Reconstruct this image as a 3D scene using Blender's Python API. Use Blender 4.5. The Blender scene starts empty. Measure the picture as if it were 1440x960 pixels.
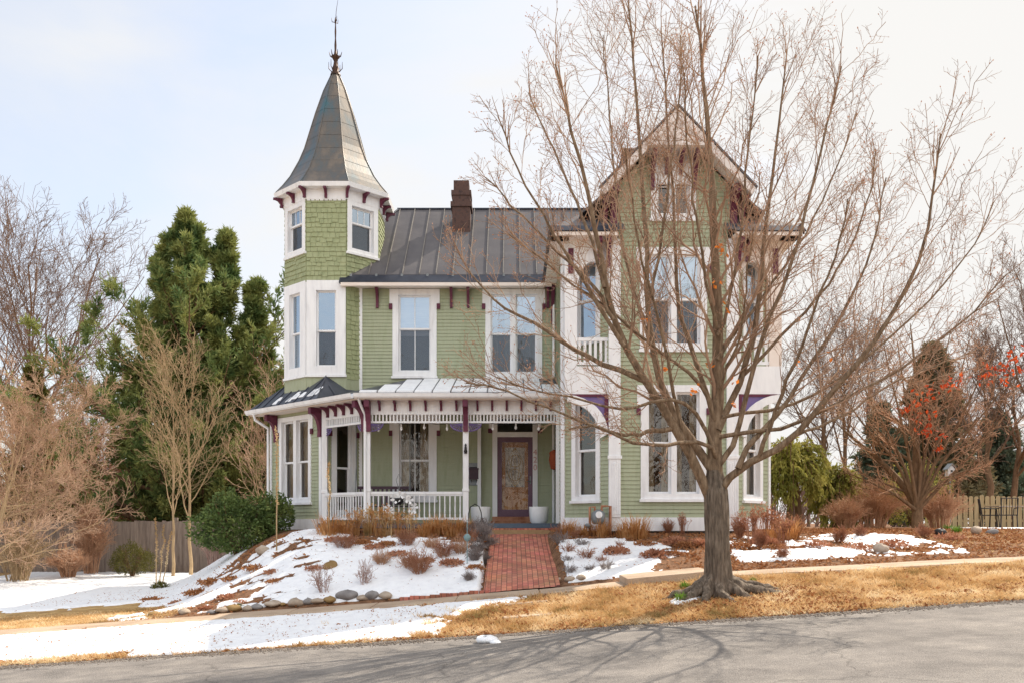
import bpy, math, random
import numpy as np
from mathutils import Vector, Matrix
R = np.random.default_rng(7); random.seed(7)
S = bpy.context.scene
COL = S.collection
F_PX, HOR, CAMZ = 1300.0, 735.0, 1.6
rad = math.radians

def P(px, py, Y):                                   # a point of the place at depth Y
    return np.array([(px-720)/F_PX*Y, Y, CAMZ+(HOR-py)/F_PX*Y])

# ------------------------------------------------------------------ noise
def _hash(ix, iy, s):
    n = (ix.astype(np.int64)*374761393 + iy.astype(np.int64)*668265263 + s*1442695041) & 0x7fffffff
    n = ((n ^ (n >> 13))*1274126177) & 0x7fffffff
    return ((n ^ (n >> 16)) & 0xffff)/65535.0
def vnoise(x, y, s=0):
    x = np.asarray(x, float); y = np.asarray(y, float)
    ix, iy = np.floor(x), np.floor(y); fx, fy = x-ix, y-iy
    fx = fx*fx*(3-2*fx); fy = fy*fy*(3-2*fy)
    a, b = _hash(ix, iy, s), _hash(ix+1, iy, s); c, d = _hash(ix, iy+1, s), _hash(ix+1, iy+1, s)
    return (a*(1-fx)+b*fx)*(1-fy)+(c*(1-fx)+d*fx)*fy
def fbm(x, y, s=0, o=4):
    v, a, t = 0, 1.0, 0
    for i in range(o):
        v = v+a*vnoise(np.asarray(x)*2**i, np.asarray(y)*2**i, s+i*17); t += a; a *= .5
    return v/t
def sst(a, b, x):
    t = np.clip((x-a)/(b-a), 0, 1); return t*t*(3-2*t)

# ------------------------------------------------------------------ materials
def lin(r, g, b):
    f = lambda c: (c/255/12.92 if c/255 <= .04045 else ((c/255+.055)/1.055)**2.4)
    return (f(r), f(g), f(b), 1)
MATS = {}
def M(name, cols, scale=3., rough=.8, bump=0., bscale=40., metal=0., stretch=(1, 1, 1), spec=.3, detail=6., trans=0., contrast=(.3, .7), attr=None, grain=0):
    m = bpy.data.materials.new(name); m.use_nodes = True
    nt = m.node_tree; N, L = nt.nodes, nt.links
    b = N['Principled BSDF']
    b.inputs['Roughness'].default_value = rough; b.inputs['Metallic'].default_value = metal
    b.inputs['Specular IOR Level'].default_value = spec
    geo = N.new('ShaderNodeNewGeometry')
    mp = N.new('ShaderNodeVectorMath'); mp.operation = 'MULTIPLY'; mp.inputs[1].default_value = stretch
    L.new(geo.outputs['Position'], mp.inputs[0])
    nz = N.new('ShaderNodeTexNoise'); nz.inputs['Scale'].default_value = scale; nz.inputs['Detail'].default_value = detail
    nz.inputs['Roughness'].default_value = .62
    L.new(mp.outputs[0], nz.inputs['Vector'])
    cr = N.new('ShaderNodeValToRGB'); e = cr.color_ramp.elements
    n = len(cols); lo, hi = contrast
    for i, c in enumerate(cols):
        p = lo+(hi-lo)*i/max(1, n-1)
        if i < 2: e[i].position = p; e[i].color = c
        else:
            q = e.new(p); q.color = c
    if n == 1: e[1].position = 1; e[1].color = cols[0]
    L.new(nz.outputs['Fac'], cr.inputs['Fac']); L.new(cr.outputs['Color'], b.inputs['Base Color'])
    if grain:                                        # fine aggregate
        ng = N.new('ShaderNodeTexNoise'); ng.inputs['Scale'].default_value = 75; ng.inputs['Detail'].default_value = 4; ng.inputs['Roughness'].default_value = .8
        L.new(geo.outputs['Position'], ng.inputs['Vector'])
        mr = N.new('ShaderNodeMapRange'); mr.inputs['From Min'].default_value = .3; mr.inputs['From Max'].default_value = .7; mr.inputs['To Min'].default_value = 1-grain; mr.inputs['To Max'].default_value = 1+grain
        L.new(ng.outputs['Fac'], mr.inputs['Value']); vs = N.new('ShaderNodeVectorMath'); vs.operation = 'SCALE'
        L.new(cr.outputs['Color'], vs.inputs[0]); L.new(mr.outputs[0], vs.inputs['Scale']); L.new(vs.outputs[0], b.inputs['Base Color'])
    if bump:
        n2 = N.new('ShaderNodeTexNoise'); n2.inputs['Scale'].default_value = bscale; n2.inputs['Detail'].default_value = 5
        L.new(mp.outputs[0], n2.inputs['Vector'])
        bp = N.new('ShaderNodeBump'); bp.inputs['Strength'].default_value = bump; bp.inputs['Distance'].default_value = .02
        L.new(n2.outputs['Fac'], bp.inputs['Height']); L.new(bp.outputs[0], b.inputs['Normal'])
    if trans:
        tr = N.new('ShaderNodeBsdfTranslucent'); L.new(cr.outputs['Color'], tr.inputs['Color'])
        mx = N.new('ShaderNodeMixShader'); mx.inputs[0].default_value = trans
        L.new(b.outputs[0], mx.inputs[1]); L.new(tr.outputs[0], mx.inputs[2])
        L.new(mx.outputs[0], N['Material Output'].inputs['Surface'])
    MATS[name] = m
    return m
def glass(name, tint, f0, gain, rough=.015, film=None, refl=(.74, .87, 1, 1)):
    m = bpy.data.materials.new(name); m.use_nodes = True
    nt = m.node_tree; N, L = nt.nodes, nt.links; N.clear()
    out = N.new('ShaderNodeOutputMaterial'); tr = N.new('ShaderNodeBsdfTransparent'); tr.inputs[0].default_value = (*tint, 1)
    gl = N.new('ShaderNodeBsdfGlossy'); gl.inputs['Roughness'].default_value = rough; gl.inputs['Color'].default_value = refl
    geo = N.new('ShaderNodeNewGeometry'); nz = N.new('ShaderNodeTexNoise'); nz.inputs['Scale'].default_value = 1.6; nz.inputs['Detail'].default_value = 2
    L.new(geo.outputs['Position'], nz.inputs['Vector'])
    bp = N.new('ShaderNodeBump'); bp.inputs['Strength'].default_value = .3; bp.inputs['Distance'].default_value = .05   # old wavy panes
    L.new(nz.outputs['Fac'], bp.inputs['Height']); L.new(bp.outputs[0], gl.inputs['Normal'])
    fr = N.new('ShaderNodeFresnel'); fr.inputs['IOR'].default_value = 1.5
    ma = N.new('ShaderNodeMath'); ma.operation = 'MULTIPLY_ADD'; ma.inputs[1].default_value = gain; ma.inputs[2].default_value = f0; ma.use_clamp = True
    L.new(fr.outputs[0], ma.inputs[0])
    mx = N.new('ShaderNodeMixShader'); L.new(ma.outputs[0], mx.inputs[0]); L.new(tr.outputs[0], mx.inputs[1]); L.new(gl.outputs[0], mx.inputs[2])
    last = mx
    if film:                                         # an insect screen over the lower sash
        df = N.new('ShaderNodeBsdfDiffuse'); df.inputs[0].default_value = (*film, 1)
        m2 = N.new('ShaderNodeMixShader'); m2.inputs[0].default_value = .4
        L.new(mx.outputs[0], m2.inputs[1]); L.new(df.outputs[0], m2.inputs[2]); last = m2
    L.new(last.outputs[0], out.inputs['Surface'])
    MATS[name] = m; return m

g1, g2 = lin(150, 158, 129), lin(164, 170, 144)
M('siding', [g1, g2, lin(156, 163, 135)], 3.5, .55, .06, 60, stretch=(2.2, 2.2, .35), contrast=(.3, .75))
M('shingle', [lin(138, 146, 110), lin(152, 159, 122), lin(160, 166, 130)], 6, .65, .12, 50)
M('white', [lin(206, 206, 208), lin(226, 227, 230), lin(234, 235, 237)], 3, .5, .06, 40, stretch=(2, 2, .4), contrast=(.22, .6))
M('cream', [lin(222, 208, 198), lin(232, 222, 214)], 2, .5)
M('plum', [lin(84, 36, 56), lin(104, 50, 70)], 5, .5)
M('lilac', [lin(104, 90, 140), lin(122, 104, 150)], 5, .5)
M('doorpaint', [lin(98, 72, 90), lin(112, 84, 100)], 4, .4)
M('roof', [lin(72, 70, 74), lin(88, 85, 88), lin(104, 100, 100)], 1.1, .55, .1, 12, .15, stretch=(1, 1, .5), contrast=(.25, .75))
M('darkmetal', [lin(42, 46, 58), lin(62, 66, 78)], 2, .4, .05, 20, .3)
M('seamlight', [lin(130, 124, 118), lin(106, 102, 98)], 8, .5)
M('slate', [lin(58, 62, 74), lin(86, 90, 100)], 1.6, .4, .05, 20, .3)
M('copper', [lin(62, 98, 108), lin(84, 92, 96), lin(96, 92, 88), lin(116, 106, 96), lin(76, 84, 88)], 1.0, .4, .08, 9, .3, stretch=(1.7, 1.7, .55), contrast=(.28, .72))
M('finial', [lin(60, 44, 36), lin(84, 60, 48)], 9, .5, 0, 9, .5)
M('chimneybrick', [lin(58, 50, 50), lin(92, 70, 64), lin(78, 66, 64)], 9, .9, .3, 30)
M('porchfloor', [lin(72, 88, 104), lin(88, 104, 118)], 3, .5)
M('tanstone', [lin(150, 122, 90), lin(176, 146, 108)], 6, .9, .2, 30)
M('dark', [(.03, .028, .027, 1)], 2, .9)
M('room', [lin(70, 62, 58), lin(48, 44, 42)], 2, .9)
M('shade', [lin(214, 220, 226), lin(236, 238, 240)], 2, .8, stretch=(1, 1, 14))
M('lace', [lin(196, 186, 160), lin(150, 140, 116)], 9, .9, stretch=(3, 3, .6))
M('found', [lin(120, 112, 104), lin(96, 90, 84)], 6, .9, .3, 30)
M('black', [lin(34, 32, 34), lin(48, 46, 48)], 4, .5)
M('mailpaint', [lin(62, 44, 56), lin(74, 54, 66)], 4, .4)
M('terracotta', [lin(168, 88, 56), lin(140, 70, 46)], 9, .8)
M('pot', [lin(228, 228, 230), lin(238, 238, 238)], 3, .4)
M('greymetal', [lin(112, 118, 122), lin(134, 138, 140)], 6, .5, 0, 9, .3)
M('brass', [lin(170, 140, 84), lin(140, 110, 60)], 6, .35, 0, 9, .8)
M('digits', [lin(206, 168, 166), lin(190, 150, 150)], 6, .5)
M('asphalt', [lin(112, 107, 103), lin(130, 124, 119), lin(147, 140, 133)], 2.2, .9, .9, 70, contrast=(.3, .72), grain=.5)
M('concrete', [lin(150, 128, 108), lin(176, 154, 132), lin(190, 170, 148)], 1.2, .9, .25, 40, grain=.25)
M('bark', [lin(66, 57, 50), lin(104, 92, 80), lin(138, 124, 110)], 5, .95, 1., 7, stretch=(5, 5, .8))
M('barkdark', [lin(92, 70, 52), lin(132, 104, 78)], 5, .9, .5, 14, stretch=(3, 3, 1))
M('twig', [lin(122, 98, 80), lin(160, 130, 108), lin(188, 158, 132)], 1.5, .9)
M('twigpink', [lin(150, 120, 98), lin(186, 152, 126), lin(206, 176, 150)], .8, .9)
M('twigpale', [lin(146, 122, 92), lin(190, 164, 128)], 2, .9)
M('twigfar', [lin(104, 84, 72), lin(134, 110, 96)], .6, .9)
M('needle', [lin(58, 84, 58), lin(92, 114, 66), lin(150, 154, 90), lin(76, 100, 62)], .9, .8, trans=.25, detail=10, contrast=(.25, .75))
M('needledark', [lin(56, 70, 58), lin(88, 100, 80), lin(122, 126, 100)], 1.2, .8, trans=.2, detail=10)
M('needleyellow', [lin(92, 98, 44), lin(150, 146, 70), lin(188, 176, 100)], 1.6, .8, trans=.3, detail=10)
M('hedge', [lin(52, 70, 42), lin(90, 110, 58), lin(134, 146, 84)], 2.5, .6, trans=.2, detail=10)
M('olive', [lin(70, 70, 30), lin(108, 102, 46)], 3, .7, trans=.2, detail=10)
M('redleaf', [lin(150, 46, 30), lin(200, 80, 40), lin(220, 118, 62)], 3, .7, trans=.45, detail=8)
M('orangeleaf', [lin(206, 112, 40), lin(224, 140, 66)], 4, .7, trans=.4)
M('strawgrass', [lin(140, 120, 76), lin(196, 158, 108), lin(222, 192, 146), lin(238, 220, 184)], 1.2, .95, trans=.3, detail=14, contrast=(.34, .64))
M('drygrass', [lin(172, 118, 66), lin(202, 150, 96), lin(218, 180, 132)], 5, .9, trans=.3)
M('rust', [lin(140, 90, 66), lin(178, 126, 98), lin(196, 152, 124)], 5, .9, trans=.2)
M('greyplant', [lin(122, 112, 110), lin(158, 146, 142), lin(178, 168, 162)], 6, .9, trans=.2)
M('pinktwig', [lin(150, 118, 108), lin(186, 156, 144)], 6, .9)
M('greenblade', [lin(84, 120, 40), lin(120, 150, 60)], 6, .8, trans=.3)
M('fenceold', [lin(104, 92, 84), lin(134, 120, 110), lin(152, 138, 126)], 2, .9, .4, 20, stretch=(5, 5, .5))
M('fencepale', [lin(158, 140, 106), lin(186, 168, 132)], 2, .9, .3, 20, stretch=(5, 5, .6))
M('stone', [lin(134, 120, 106), lin(166, 150, 134), lin(184, 172, 158)], 4, .9, .5, 12)
M('stonebrown', [lin(122, 98, 62), lin(154, 126, 84)], 4, .9, .5, 12)
M('stonegrey', [lin(112, 108, 108), lin(150, 146, 144)], 4, .9, .5, 12)
M('snow', [(.70, .71, .74, 1), (.82, .83, .86, 1), (.87, .88, .90, 1)], 5, .6, .6, 26, grain=.05, contrast=(.25, .6))
M('teal', [lin(120, 146, 150)], 3, .5)
M('leaflitter', [lin(112, 70, 44), lin(150, 98, 62), lin(178, 128, 86), lin(132, 84, 56)], 9, .95, trans=.15)
M('gable', [lin(222, 214, 210), lin(208, 199, 195)], 2, .7)
M('gravel', [lin(84, 76, 70), lin(120, 110, 102), lin(146, 136, 126)], 14, .95)
M('brushtan', [lin(146, 106, 82), lin(188, 146, 116), lin(206, 168, 138)], 3, .9)
M('barklimb', [lin(84, 68, 54), lin(122, 102, 82), lin(150, 130, 108)], 5, .95, 1., 9, stretch=(4, 4, 1))
M('needlebrown', [lin(84, 80, 58), lin(120, 112, 84), lin(142, 132, 104)], 1.4, .9, trans=.2)
M('houseboard', [lin(206, 204, 206), lin(190, 190, 194)], 2, .7)
glass('pane_upper', (.7, .74, .8), .30, 1.6)
glass('pane_lower', (.55, .55, .58), .08, 1.0, film=(.10, .10, .11))
glass('pane_dark', (.8, .78, .76), .05, 1.0, refl=(1, .95, .9, 1))
glass('pane_storm', (.95, .92, .88), .02, .8, refl=(1, .9, .78, 1))

def brick_mat():
    m = bpy.data.materials.new('brickwalk'); m.use_nodes = True
    nt = m.node_tree; N, L = nt.nodes, nt.links; b = N['Principled BSDF']; b.inputs['Roughness'].default_value = .9
    geo = N.new('ShaderNodeNewGeometry'); br = N.new('ShaderNodeTexBrick')
    br.inputs['Scale'].default_value = 1; br.inputs['Brick Width'].default_value = .205; br.inputs['Row Height'].default_value = .102
    br.inputs['Mortar Size'].default_value = .006; br.inputs['Mortar Smooth'].default_value = .2
    br.inputs['Color1'].default_value = lin(160, 78, 50); br.inputs['Color2'].default_value = lin(194, 110, 74); br.inputs['Mortar'].default_value = lin(92, 62, 50)
    L.new(geo.outputs['Position'], br.inputs['Vector'])
    nz = N.new('ShaderNodeTexNoise'); nz.inputs['Scale'].default_value = 2.2; nz.inputs['Detail'].default_value = 8; L.new(geo.outputs['Position'], nz.inputs['Vector'])
    mx = N.new('ShaderNodeMix'); mx.data_type = 'RGBA'; mx.blend_type = 'OVERLAY'; mx.inputs[0].default_value = .6
    rot = N.new('ShaderNodeMapping'); rot.inputs['Rotation'].default_value = (0, 0, math.pi/2); L.new(geo.outputs['Position'], rot.inputs['Vector']); L.new(rot.outputs[0], br.inputs['Vector'])
    L.new(br.outputs['Color'], mx.inputs[6]); L.new(nz.outputs['Color'], mx.inputs[7]); 
    hs = N.new('ShaderNodeHueSaturation'); hs.inputs['Saturation'].default_value = .86; L.new(mx.outputs[2], hs.inputs['Color'])
    L.new(hs.outputs[0], b.inputs['Base Color'])
    bp = N.new('ShaderNodeBump'); bp.inputs['Strength'].default_value = .6; bp.inputs['Distance'].default_value = .012; bp.invert = True
    L.new(br.outputs['Fac'], bp.inputs['Height']); L.new(bp.outputs[0], b.inputs['Normal'])
    MATS['brickwalk'] = m
brick_mat()
def ground_mat():
    m = bpy.data.materials.new('ground'); m.use_nodes = True
    nt = m.node_tree; N, L = nt.nodes, nt.links; b = N['Principled BSDF']; b.inputs['Roughness'].default_value = 1; b.inputs['Specular IOR Level'].default_value = .1
    geo = N.new('ShaderNodeNewGeometry')
    def ramp(scale, cols):
        nz = N.new('ShaderNodeTexNoise'); nz.inputs['Scale'].default_value = scale; nz.inputs['Detail'].default_value = 9; nz.inputs['Roughness'].default_value = .7
        L.new(geo.outputs['Position'], nz.inputs['Vector'])
        cr = N.new('ShaderNodeValToRGB'); cr.color_ramp.elements[0].position = .35; cr.color_ramp.elements[1].position = .65
        cr.color_ramp.elements[0].color = cols[0]; cr.color_ramp.elements[1].color = cols[1]
        L.new(nz.outputs['Fac'], cr.inputs['Fac']); return cr.outputs['Color'], nz
    straw, _ = ramp(3, [lin(150, 118, 78), lin(200, 168, 118)])
    mulch, nz = ramp(6, [lin(92, 68, 52), lin(146, 110, 84)])
    at = N.new('ShaderNodeAttribute'); at.attribute_name = 'mulch'
    mx = N.new('ShaderNodeMix'); mx.data_type = 'RGBA'
    L.new(at.outputs['Fac'], mx.inputs[0]); L.new(straw, mx.inputs[6]); L.new(mulch, mx.inputs[7])
    L.new(mx.outputs[2], b.inputs['Base Color'])
    n2 = N.new('ShaderNodeTexNoise'); n2.inputs['Scale'].default_value = 30; n2.inputs['Detail'].default_value = 6; L.new(geo.outputs['Position'], n2.inputs['Vector'])
    bp = N.new('ShaderNodeBump'); bp.inputs['Strength'].default_value = .8; bp.inputs['Distance'].default_value = .03
    L.new(n2.outputs['Fac'], bp.inputs['Height']); L.new(bp.outputs[0], b.inputs['Normal'])
    MATS['ground'] = m
ground_mat()

# ------------------------------------------------------------------ mesh helpers
def link(o, parent=None):
    COL.objects.link(o)
    if parent is not None:
        o.parent = parent
        if parent.type == 'EMPTY' or parent.parent is None:
            o.matrix_parent_inverse = Matrix.Translation(-Vector(parent.location))
    return o
def tag(o, label=None, cat=None, group=None, kind=None):
    if label: o['label'] = label
    if cat: o['category'] = cat
    if group: o['group'] = group
    if kind: o['kind'] = kind
    return o
def empty(name, loc, label, cat, group=None):
    o = bpy.data.objects.new(name, None); COL.objects.link(o); o.location = [float(v) for v in loc]; o.empty_display_size = .2
    return tag(o, label, cat, group)
def mesh_np(name, v, f, mat, parent=None, smooth=False, loc=None):
    v = np.asarray(v, np.float32).reshape(-1, 3); f = np.asarray(f, np.int32); k = f.shape[1]
    me = bpy.data.meshes.new(name)
    me.vertices.add(len(v)); me.vertices.foreach_set('co', v.ravel())
    me.loops.add(f.size); me.loops.foreach_set('vertex_index', f.ravel())
    me.polygons.add(len(f)); me.polygons.foreach_set('loop_start', np.arange(0, f.size, k, dtype=np.int32))
    me.update(calc_edges=True)
    if smooth: me.polygons.foreach_set('use_smooth', np.ones(len(f), bool))
    me.materials.append(MATS[mat])
    o = bpy.data.objects.new(name, me)
    link(o, parent)
    if loc is not None: o.location = [float(a) for a in loc]
    return o
class Fr:                                            # a wall's frame: a along the wall, z up, c outwards
    def __init__(s, o, u):
        s.o = np.array([o[0], o[1], 0.]); u = np.array([u[0], u[1], 0.]); s.u = u/np.linalg.norm(u); s.n = np.array([s.u[1], -s.u[0], 0])
    def p(s, a, z, c=0.):
        return s.o+s.u*a+s.n*c+np.array([0, 0, z])
FRONT = lambda y: Fr((0, y), (1, 0))
class MB:
    def __init__(s): s.v = []; s.f = []; s.sm = []
    def add(s, vs, fs, smooth=False):
        b = len(s.v); s.v += [tuple(map(float, q)) for q in vs]; s.f += [tuple(i+b for i in f) for f in fs]; s.sm += [smooth]*len(fs); return s
    def hexa(s, q):                                  # 8 points: bottom ring 0-3, top ring 4-7
        return s.add(q, [(3, 2, 1, 0), (4, 5, 6, 7), (0, 1, 5, 4), (1, 2, 6, 5), (2, 3, 7, 6), (3, 0, 4, 7)])
    def box(s, x0, x1, y0, y1, z0, z1):
        return s.hexa([(x0, y0, z0), (x1, y0, z0), (x1, y1, z0), (x0, y1, z0), (x0, y0, z1), (x1, y0, z1), (x1, y1, z1), (x0, y1, z1)])
    def fbox(s, F, a0, a1, z0, z1, c0, c1):
        return s.hexa([F.p(a0, z0, c1), F.p(a1, z0, c1), F.p(a1, z0, c0), F.p(a0, z0, c0), F.p(a0, z1, c1), F.p(a1, z1, c1), F.p(a1, z1, c0), F.p(a0, z1, c0)])
    def wedge(s, F, a0, a1, z0, z1, cb, ct, back=-.04, b0=None, b1=None):
        b0 = a0 if b0 is None else b0; b1 = a1 if b1 is None else b1
        return s.hexa([F.p(a0, z0, cb), F.p(a1, z0, cb), F.p(a1, z0, back), F.p(a0, z0, back), F.p(b0, z1, ct), F.p(b1, z1, ct), F.p(b1, z1, back), F.p(b0, z1, back)])
    def prism(s, pts, d):                            # planar polygon swept along d
        n = len(pts); pts = [np.asarray(p, float) for p in pts]; d = np.asarray(d, float)
        return s.add(pts+[p+d for p in pts], [tuple(range(n))[::-1], tuple(range(n, 2*n))]+[(i, (i+1) % n, (i+1) % n+n, i+n) for i in range(n)])
    def fprism(s, F, az, c0, c1):                    # polygon in (a,z)
        return s.prism([F.p(a, z, c0) for a, z in az], F.n*(c1-c0))
    def cprism(s, F, cz, a0, a1):                    # polygon in (c,z), e.g. a bracket seen from its side
        return s.prism([F.p(a0, z, c) for c, z in cz], F.u*(a1-a0))
    def tube(s, pts, r, n=8, cap=True, smooth=True):
        pts = [np.asarray(p, float) for p in pts]; k = len(pts)
        rr = r if hasattr(r, '__len__') else [r]*k; vs = []
        t0 = pts[-1]-pts[0]; ref = np.array([0, 0, 1.]) if abs(t0[2]) < .9*np.linalg.norm(t0) else np.array([0, 1., 0])
        for i, p in enumerate(pts):
            t = pts[min(i+1, k-1)]-pts[max(i-1, 0)]; t = t/(np.linalg.norm(t)+1e-9)
            e1 = np.cross(ref, t); e1 /= np.linalg.norm(e1)+1e-9; e2 = np.cross(t, e1)
            vs += [p+rr[i]*(math.cos(2*math.pi*j/n)*e1+math.sin(2*math.pi*j/n)*e2) for j in range(n)]
        fs = [(i*n+j, i*n+(j+1) % n, (i+1)*n+(j+1) % n, (i+1)*n+j) for i in range(k-1) for j in range(n)]
        s.add(vs, fs, smooth)
        if cap: s.add(vs[:n], [tuple(range(n))[::-1]]); s.add(vs[-n:], [tuple(range(n))])
        return s
    def lathe(s, o, prof, n=16, smooth=True):
        o = np.asarray(o, float); vs = [o+np.array([r*math.cos(2*math.pi*j/n), r*math.sin(2*math.pi*j/n), z]) for r, z in prof for j in range(n)]
        k = len(prof)
        s.add(vs, [(i*n+j, i*n+(j+1) % n, (i+1)*n+(j+1) % n, (i+1)*n+j) for i in range(k-1) for j in range(n)], smooth)
        s.add(vs[:n], [tuple(range(n))[::-1]]); s.add(vs[-n:], [tuple(range(n))]); return s
    def quad(s, a, b, c, d): return s.add([a, b, c, d], [(0, 1, 2, 3)])
    def bracket(s, F, a, w, zt, d, h, c0=0.):
        cz = [(c0, zt), (c0+d, zt), (c0+d, zt-.22*h)]+[(c0+.06+(d-.06)*(1-math.sin(q))*.86, zt-.22*h-.62*h*(1-math.cos(q))) for q in np.linspace(.2, 1.5, 5)]+[(c0+.07, zt-h), (c0, zt-h)]
        return s.cprism(F, cz, a-w/2, a+w/2)
    def build(s, name, mat, parent=None, bevel=0.):
        me = bpy.data.meshes.new(name); me.from_pydata(s.v, [], s.f); me.materials.append(MATS[mat])
        if any(s.sm): me.polygons.foreach_set('use_smooth', s.sm)
        o = bpy.data.objects.new(name, me); link(o, parent)
        if bevel:
            b = o.modifiers.new('edge', 'BEVEL'); b.width = bevel; b.segments = 2; b.limit_method = 'ANGLE'
        return o
def cut(a0, a1, z0, z1, holes):                      # what is left of the strip a0..a1 at this height
    seg = [(a0, a1)]; zm = (z0+z1)/2
    for h0, h1, g0, g1 in holes:
        if g0 < zm < g1:
            new = []
            for s0, s1 in seg:
                if h1 <= s0 or h0 >= s1: new.append((s0, s1)); continue
                if h0 > s0: new.append((s0, h0))
                if h1 < s1: new.append((h1, s1))
            seg = new
    return [q for q in seg if q[1]-q[0] > .004]
def clapboard(mb, F, a0, a1, z0, z1, holes=(), h=.098, clip=None):
    n = max(1, round((z1-z0)/h)); h = (z1-z0)/n
    for i in range(n):
        b, t = z0+i*h, z0+(i+1)*h
        if clip:
            l0, r0 = clip(b); l1, r1 = clip(t)
            if r0-l0 < .05: continue
            for s0, s1 in cut(l0, r0, b, t, holes):
                mb.wedge(F, s0, s1, b, t, .024, .006, b0=s0+(l1-l0 if s0 == l0 else 0), b1=s1-(r0-r1 if s1 == r0 else 0))
        else:
            for s0, s1 in cut(a0, a1, b, t, holes):
                js = [s0]                            # boards meet at butt joints
                while s1-js[-1] > 1.6: js.append(js[-1]+random.uniform(.7, 2.6) if s1-js[-1] > 2.8 else s1-.7*random.random()-.2)
                js = [q for q in js if q < s1-.15]+[s1]
                for q0, q1 in zip(js[:-1], js[1:]):
                    w_ = random.uniform(-.003, .003); mb.wedge(F, q0+.0015, q1-.0015, b+random.uniform(-.002, .002), t, .024+w_, .006)
def shingles(mb, F, a0, a1, z0, z1, holes=(), h=.135):
    n = max(1, round((z1-z0)/h)); h = (z1-z0)/n
    for i in range(n):
        b, t = z0+i*h, z0+(i+1)*h
        stag = (i % 4) < 2
        for s0, s1 in cut(a0, a1, b, t, holes):
            a = s0
            while a < s1-.01:
                w = random.uniform(.1, .2); e = a+w
                if s1-e < .08: e = s1
                dz = random.choice((-.035, .0, .012)) if stag else random.uniform(-.008, .004)
                mb.wedge(F, a+.004, e-.004, b+dz, t+.02, .034+random.uniform(-.004, .006), .012)
                a = e
            mb.wedge(F, s0, s1, b, t, .008, .008)

# ------------------------------------------------------------------ vectorised branches and leaves
def tubes_np(paths, rads, sides):
    """paths (N,K,3), rads (N,K) -> verts, quads"""
    n, k, _ = paths.shape
    t = np.gradient(paths, axis=1); t /= np.linalg.norm(t, axis=2, keepdims=True)+1e-9
    mean = t.mean(1); ref = np.where(np.abs(mean[:, 2:3]) < .8, np.array([[0, 0, 1.]]), np.array([[1., .3, 0]]))
    e1 = np.cross(np.broadcast_to(ref[:, None], t.shape), t); e1 /= np.linalg.norm(e1, axis=2, keepdims=True)+1e-9
    e2 = np.cross(t, e1); a = np.linspace(0, 2*np.pi, sides, endpoint=False)
    ring = e1[:, :, None]*np.cos(a)[None, None, :, None]+e2[:, :, None]*np.sin(a)[None, None, :, None]
    v = (paths[:, :, None]+ring*rads[:, :, None, None]).reshape(-1, 3)
    i = np.arange(n)[:, None, None]*k*sides; kk = np.arange(k-1)[None, :, None]*sides; s = np.arange(sides)[None, None, :]; s2 = (s+1) % sides
    f = np.stack([i+kk+s, i+kk+s2, i+kk+sides+s2, i+kk+sides+s], -1).reshape(-1, 4)
    return v, f
def merge(parts):
    vs, fs, b = [], [], 0
    for v, f in parts: vs.append(v); fs.append(f+b); b += len(v)
    return np.concatenate(vs), np.concatenate(fs)
def resample(pts, k):
    pts = np.asarray(pts, float); d = np.r_[0, np.cumsum(np.linalg.norm(np.diff(pts, axis=0), axis=1))]
    q = np.linspace(0, d[-1], k*6); raw = np.stack([np.interp(q, d, pts[:, i]) for i in range(3)], 1)
    ker = np.ones(7)/7; pad = np.pad(raw, ((3, 3), (0, 0)), mode='reflect', reflect_type='odd')
    sm = np.stack([np.convolve(pad[:, i], ker, 'valid') for i in range(3)], 1)
    return sm[np.linspace(0, len(sm)-1, k).astype(int)]
def unit(v): return v/(np.linalg.norm(v, axis=-1, keepdims=True)+1e-9)
def grow(par, prad, n, ang, lr, k=5, trop=.3, rr=.5, tmin=.25, tmax=1., rng=R, wob=.06, lmin=.15, rmin=.003, taper=.35, up=(0, 0, 1.)):
    """side branches: par (N,K,3) -> children (N*n,k,3)"""
    N, K, _ = par.shape
    pl = np.linalg.norm(np.diff(par, axis=1), axis=2).sum(1)
    t = tmin+(tmax-tmin)*(np.arange(n)[None]+rng.random((N, n)))/n
    f = np.clip(t*(K-1), 0, K-1.001); i = f.astype(int); w = (f-i)[..., None]
    idx = np.arange(N)[:, None]
    p0 = par[idx, i]*(1-w)+par[idx, i+1]*w; tg = unit(par[idx, i+1]-par[idx, i])
    r0 = prad[idx, i]*(1-w[..., 0])+prad[idx, i+1]*w[..., 0]
    rv = rng.normal(size=tg.shape); per = unit(rv-(rv*tg).sum(-1, keepdims=True)*tg)
    an = np.radians(rng.uniform(ang[0], ang[1], t.shape))[..., None]
    d = tg*np.cos(an)+per*np.sin(an)
    L = np.maximum(lmin, pl[:, None]*rng.uniform(lr[0], lr[1], t.shape)*(1.15-.6*t))[..., None, None]
    q = np.linspace(0, 1, k)[None, None, :, None]
    upv = np.asarray(up, float)
    path = p0[..., None, :]+L*(q*d[..., None, :]+trop*q*q*upv)+rng.normal(size=(N, n, k, 3))*wob*L*q
    r = np.maximum(rmin, np.minimum(r0*rr, L[..., 0, 0]*.03)[..., None]*(1-(1-taper)*np.linspace(0, 1, k)))
    return path.reshape(N*n, k, 3), r.reshape(N*n, k)
def leaves_np(c, d, ln, wd, rng=R):
    """rhombic leaves at c along d"""
    n = len(c); d = unit(d); rv = rng.normal(size=(n, 3)); s = unit(np.cross(d, rv))
    ln = np.broadcast_to(ln, n)[:, None]; wd = np.broadcast_to(wd, n)[:, None]
    v = np.stack([c, c+d*ln*.5+s*wd*.5, c+d*ln, c+d*ln*.5-s*wd*.5], 1).reshape(-1, 3)
    return v, np.arange(4*n).reshape(n, 4)
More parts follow.
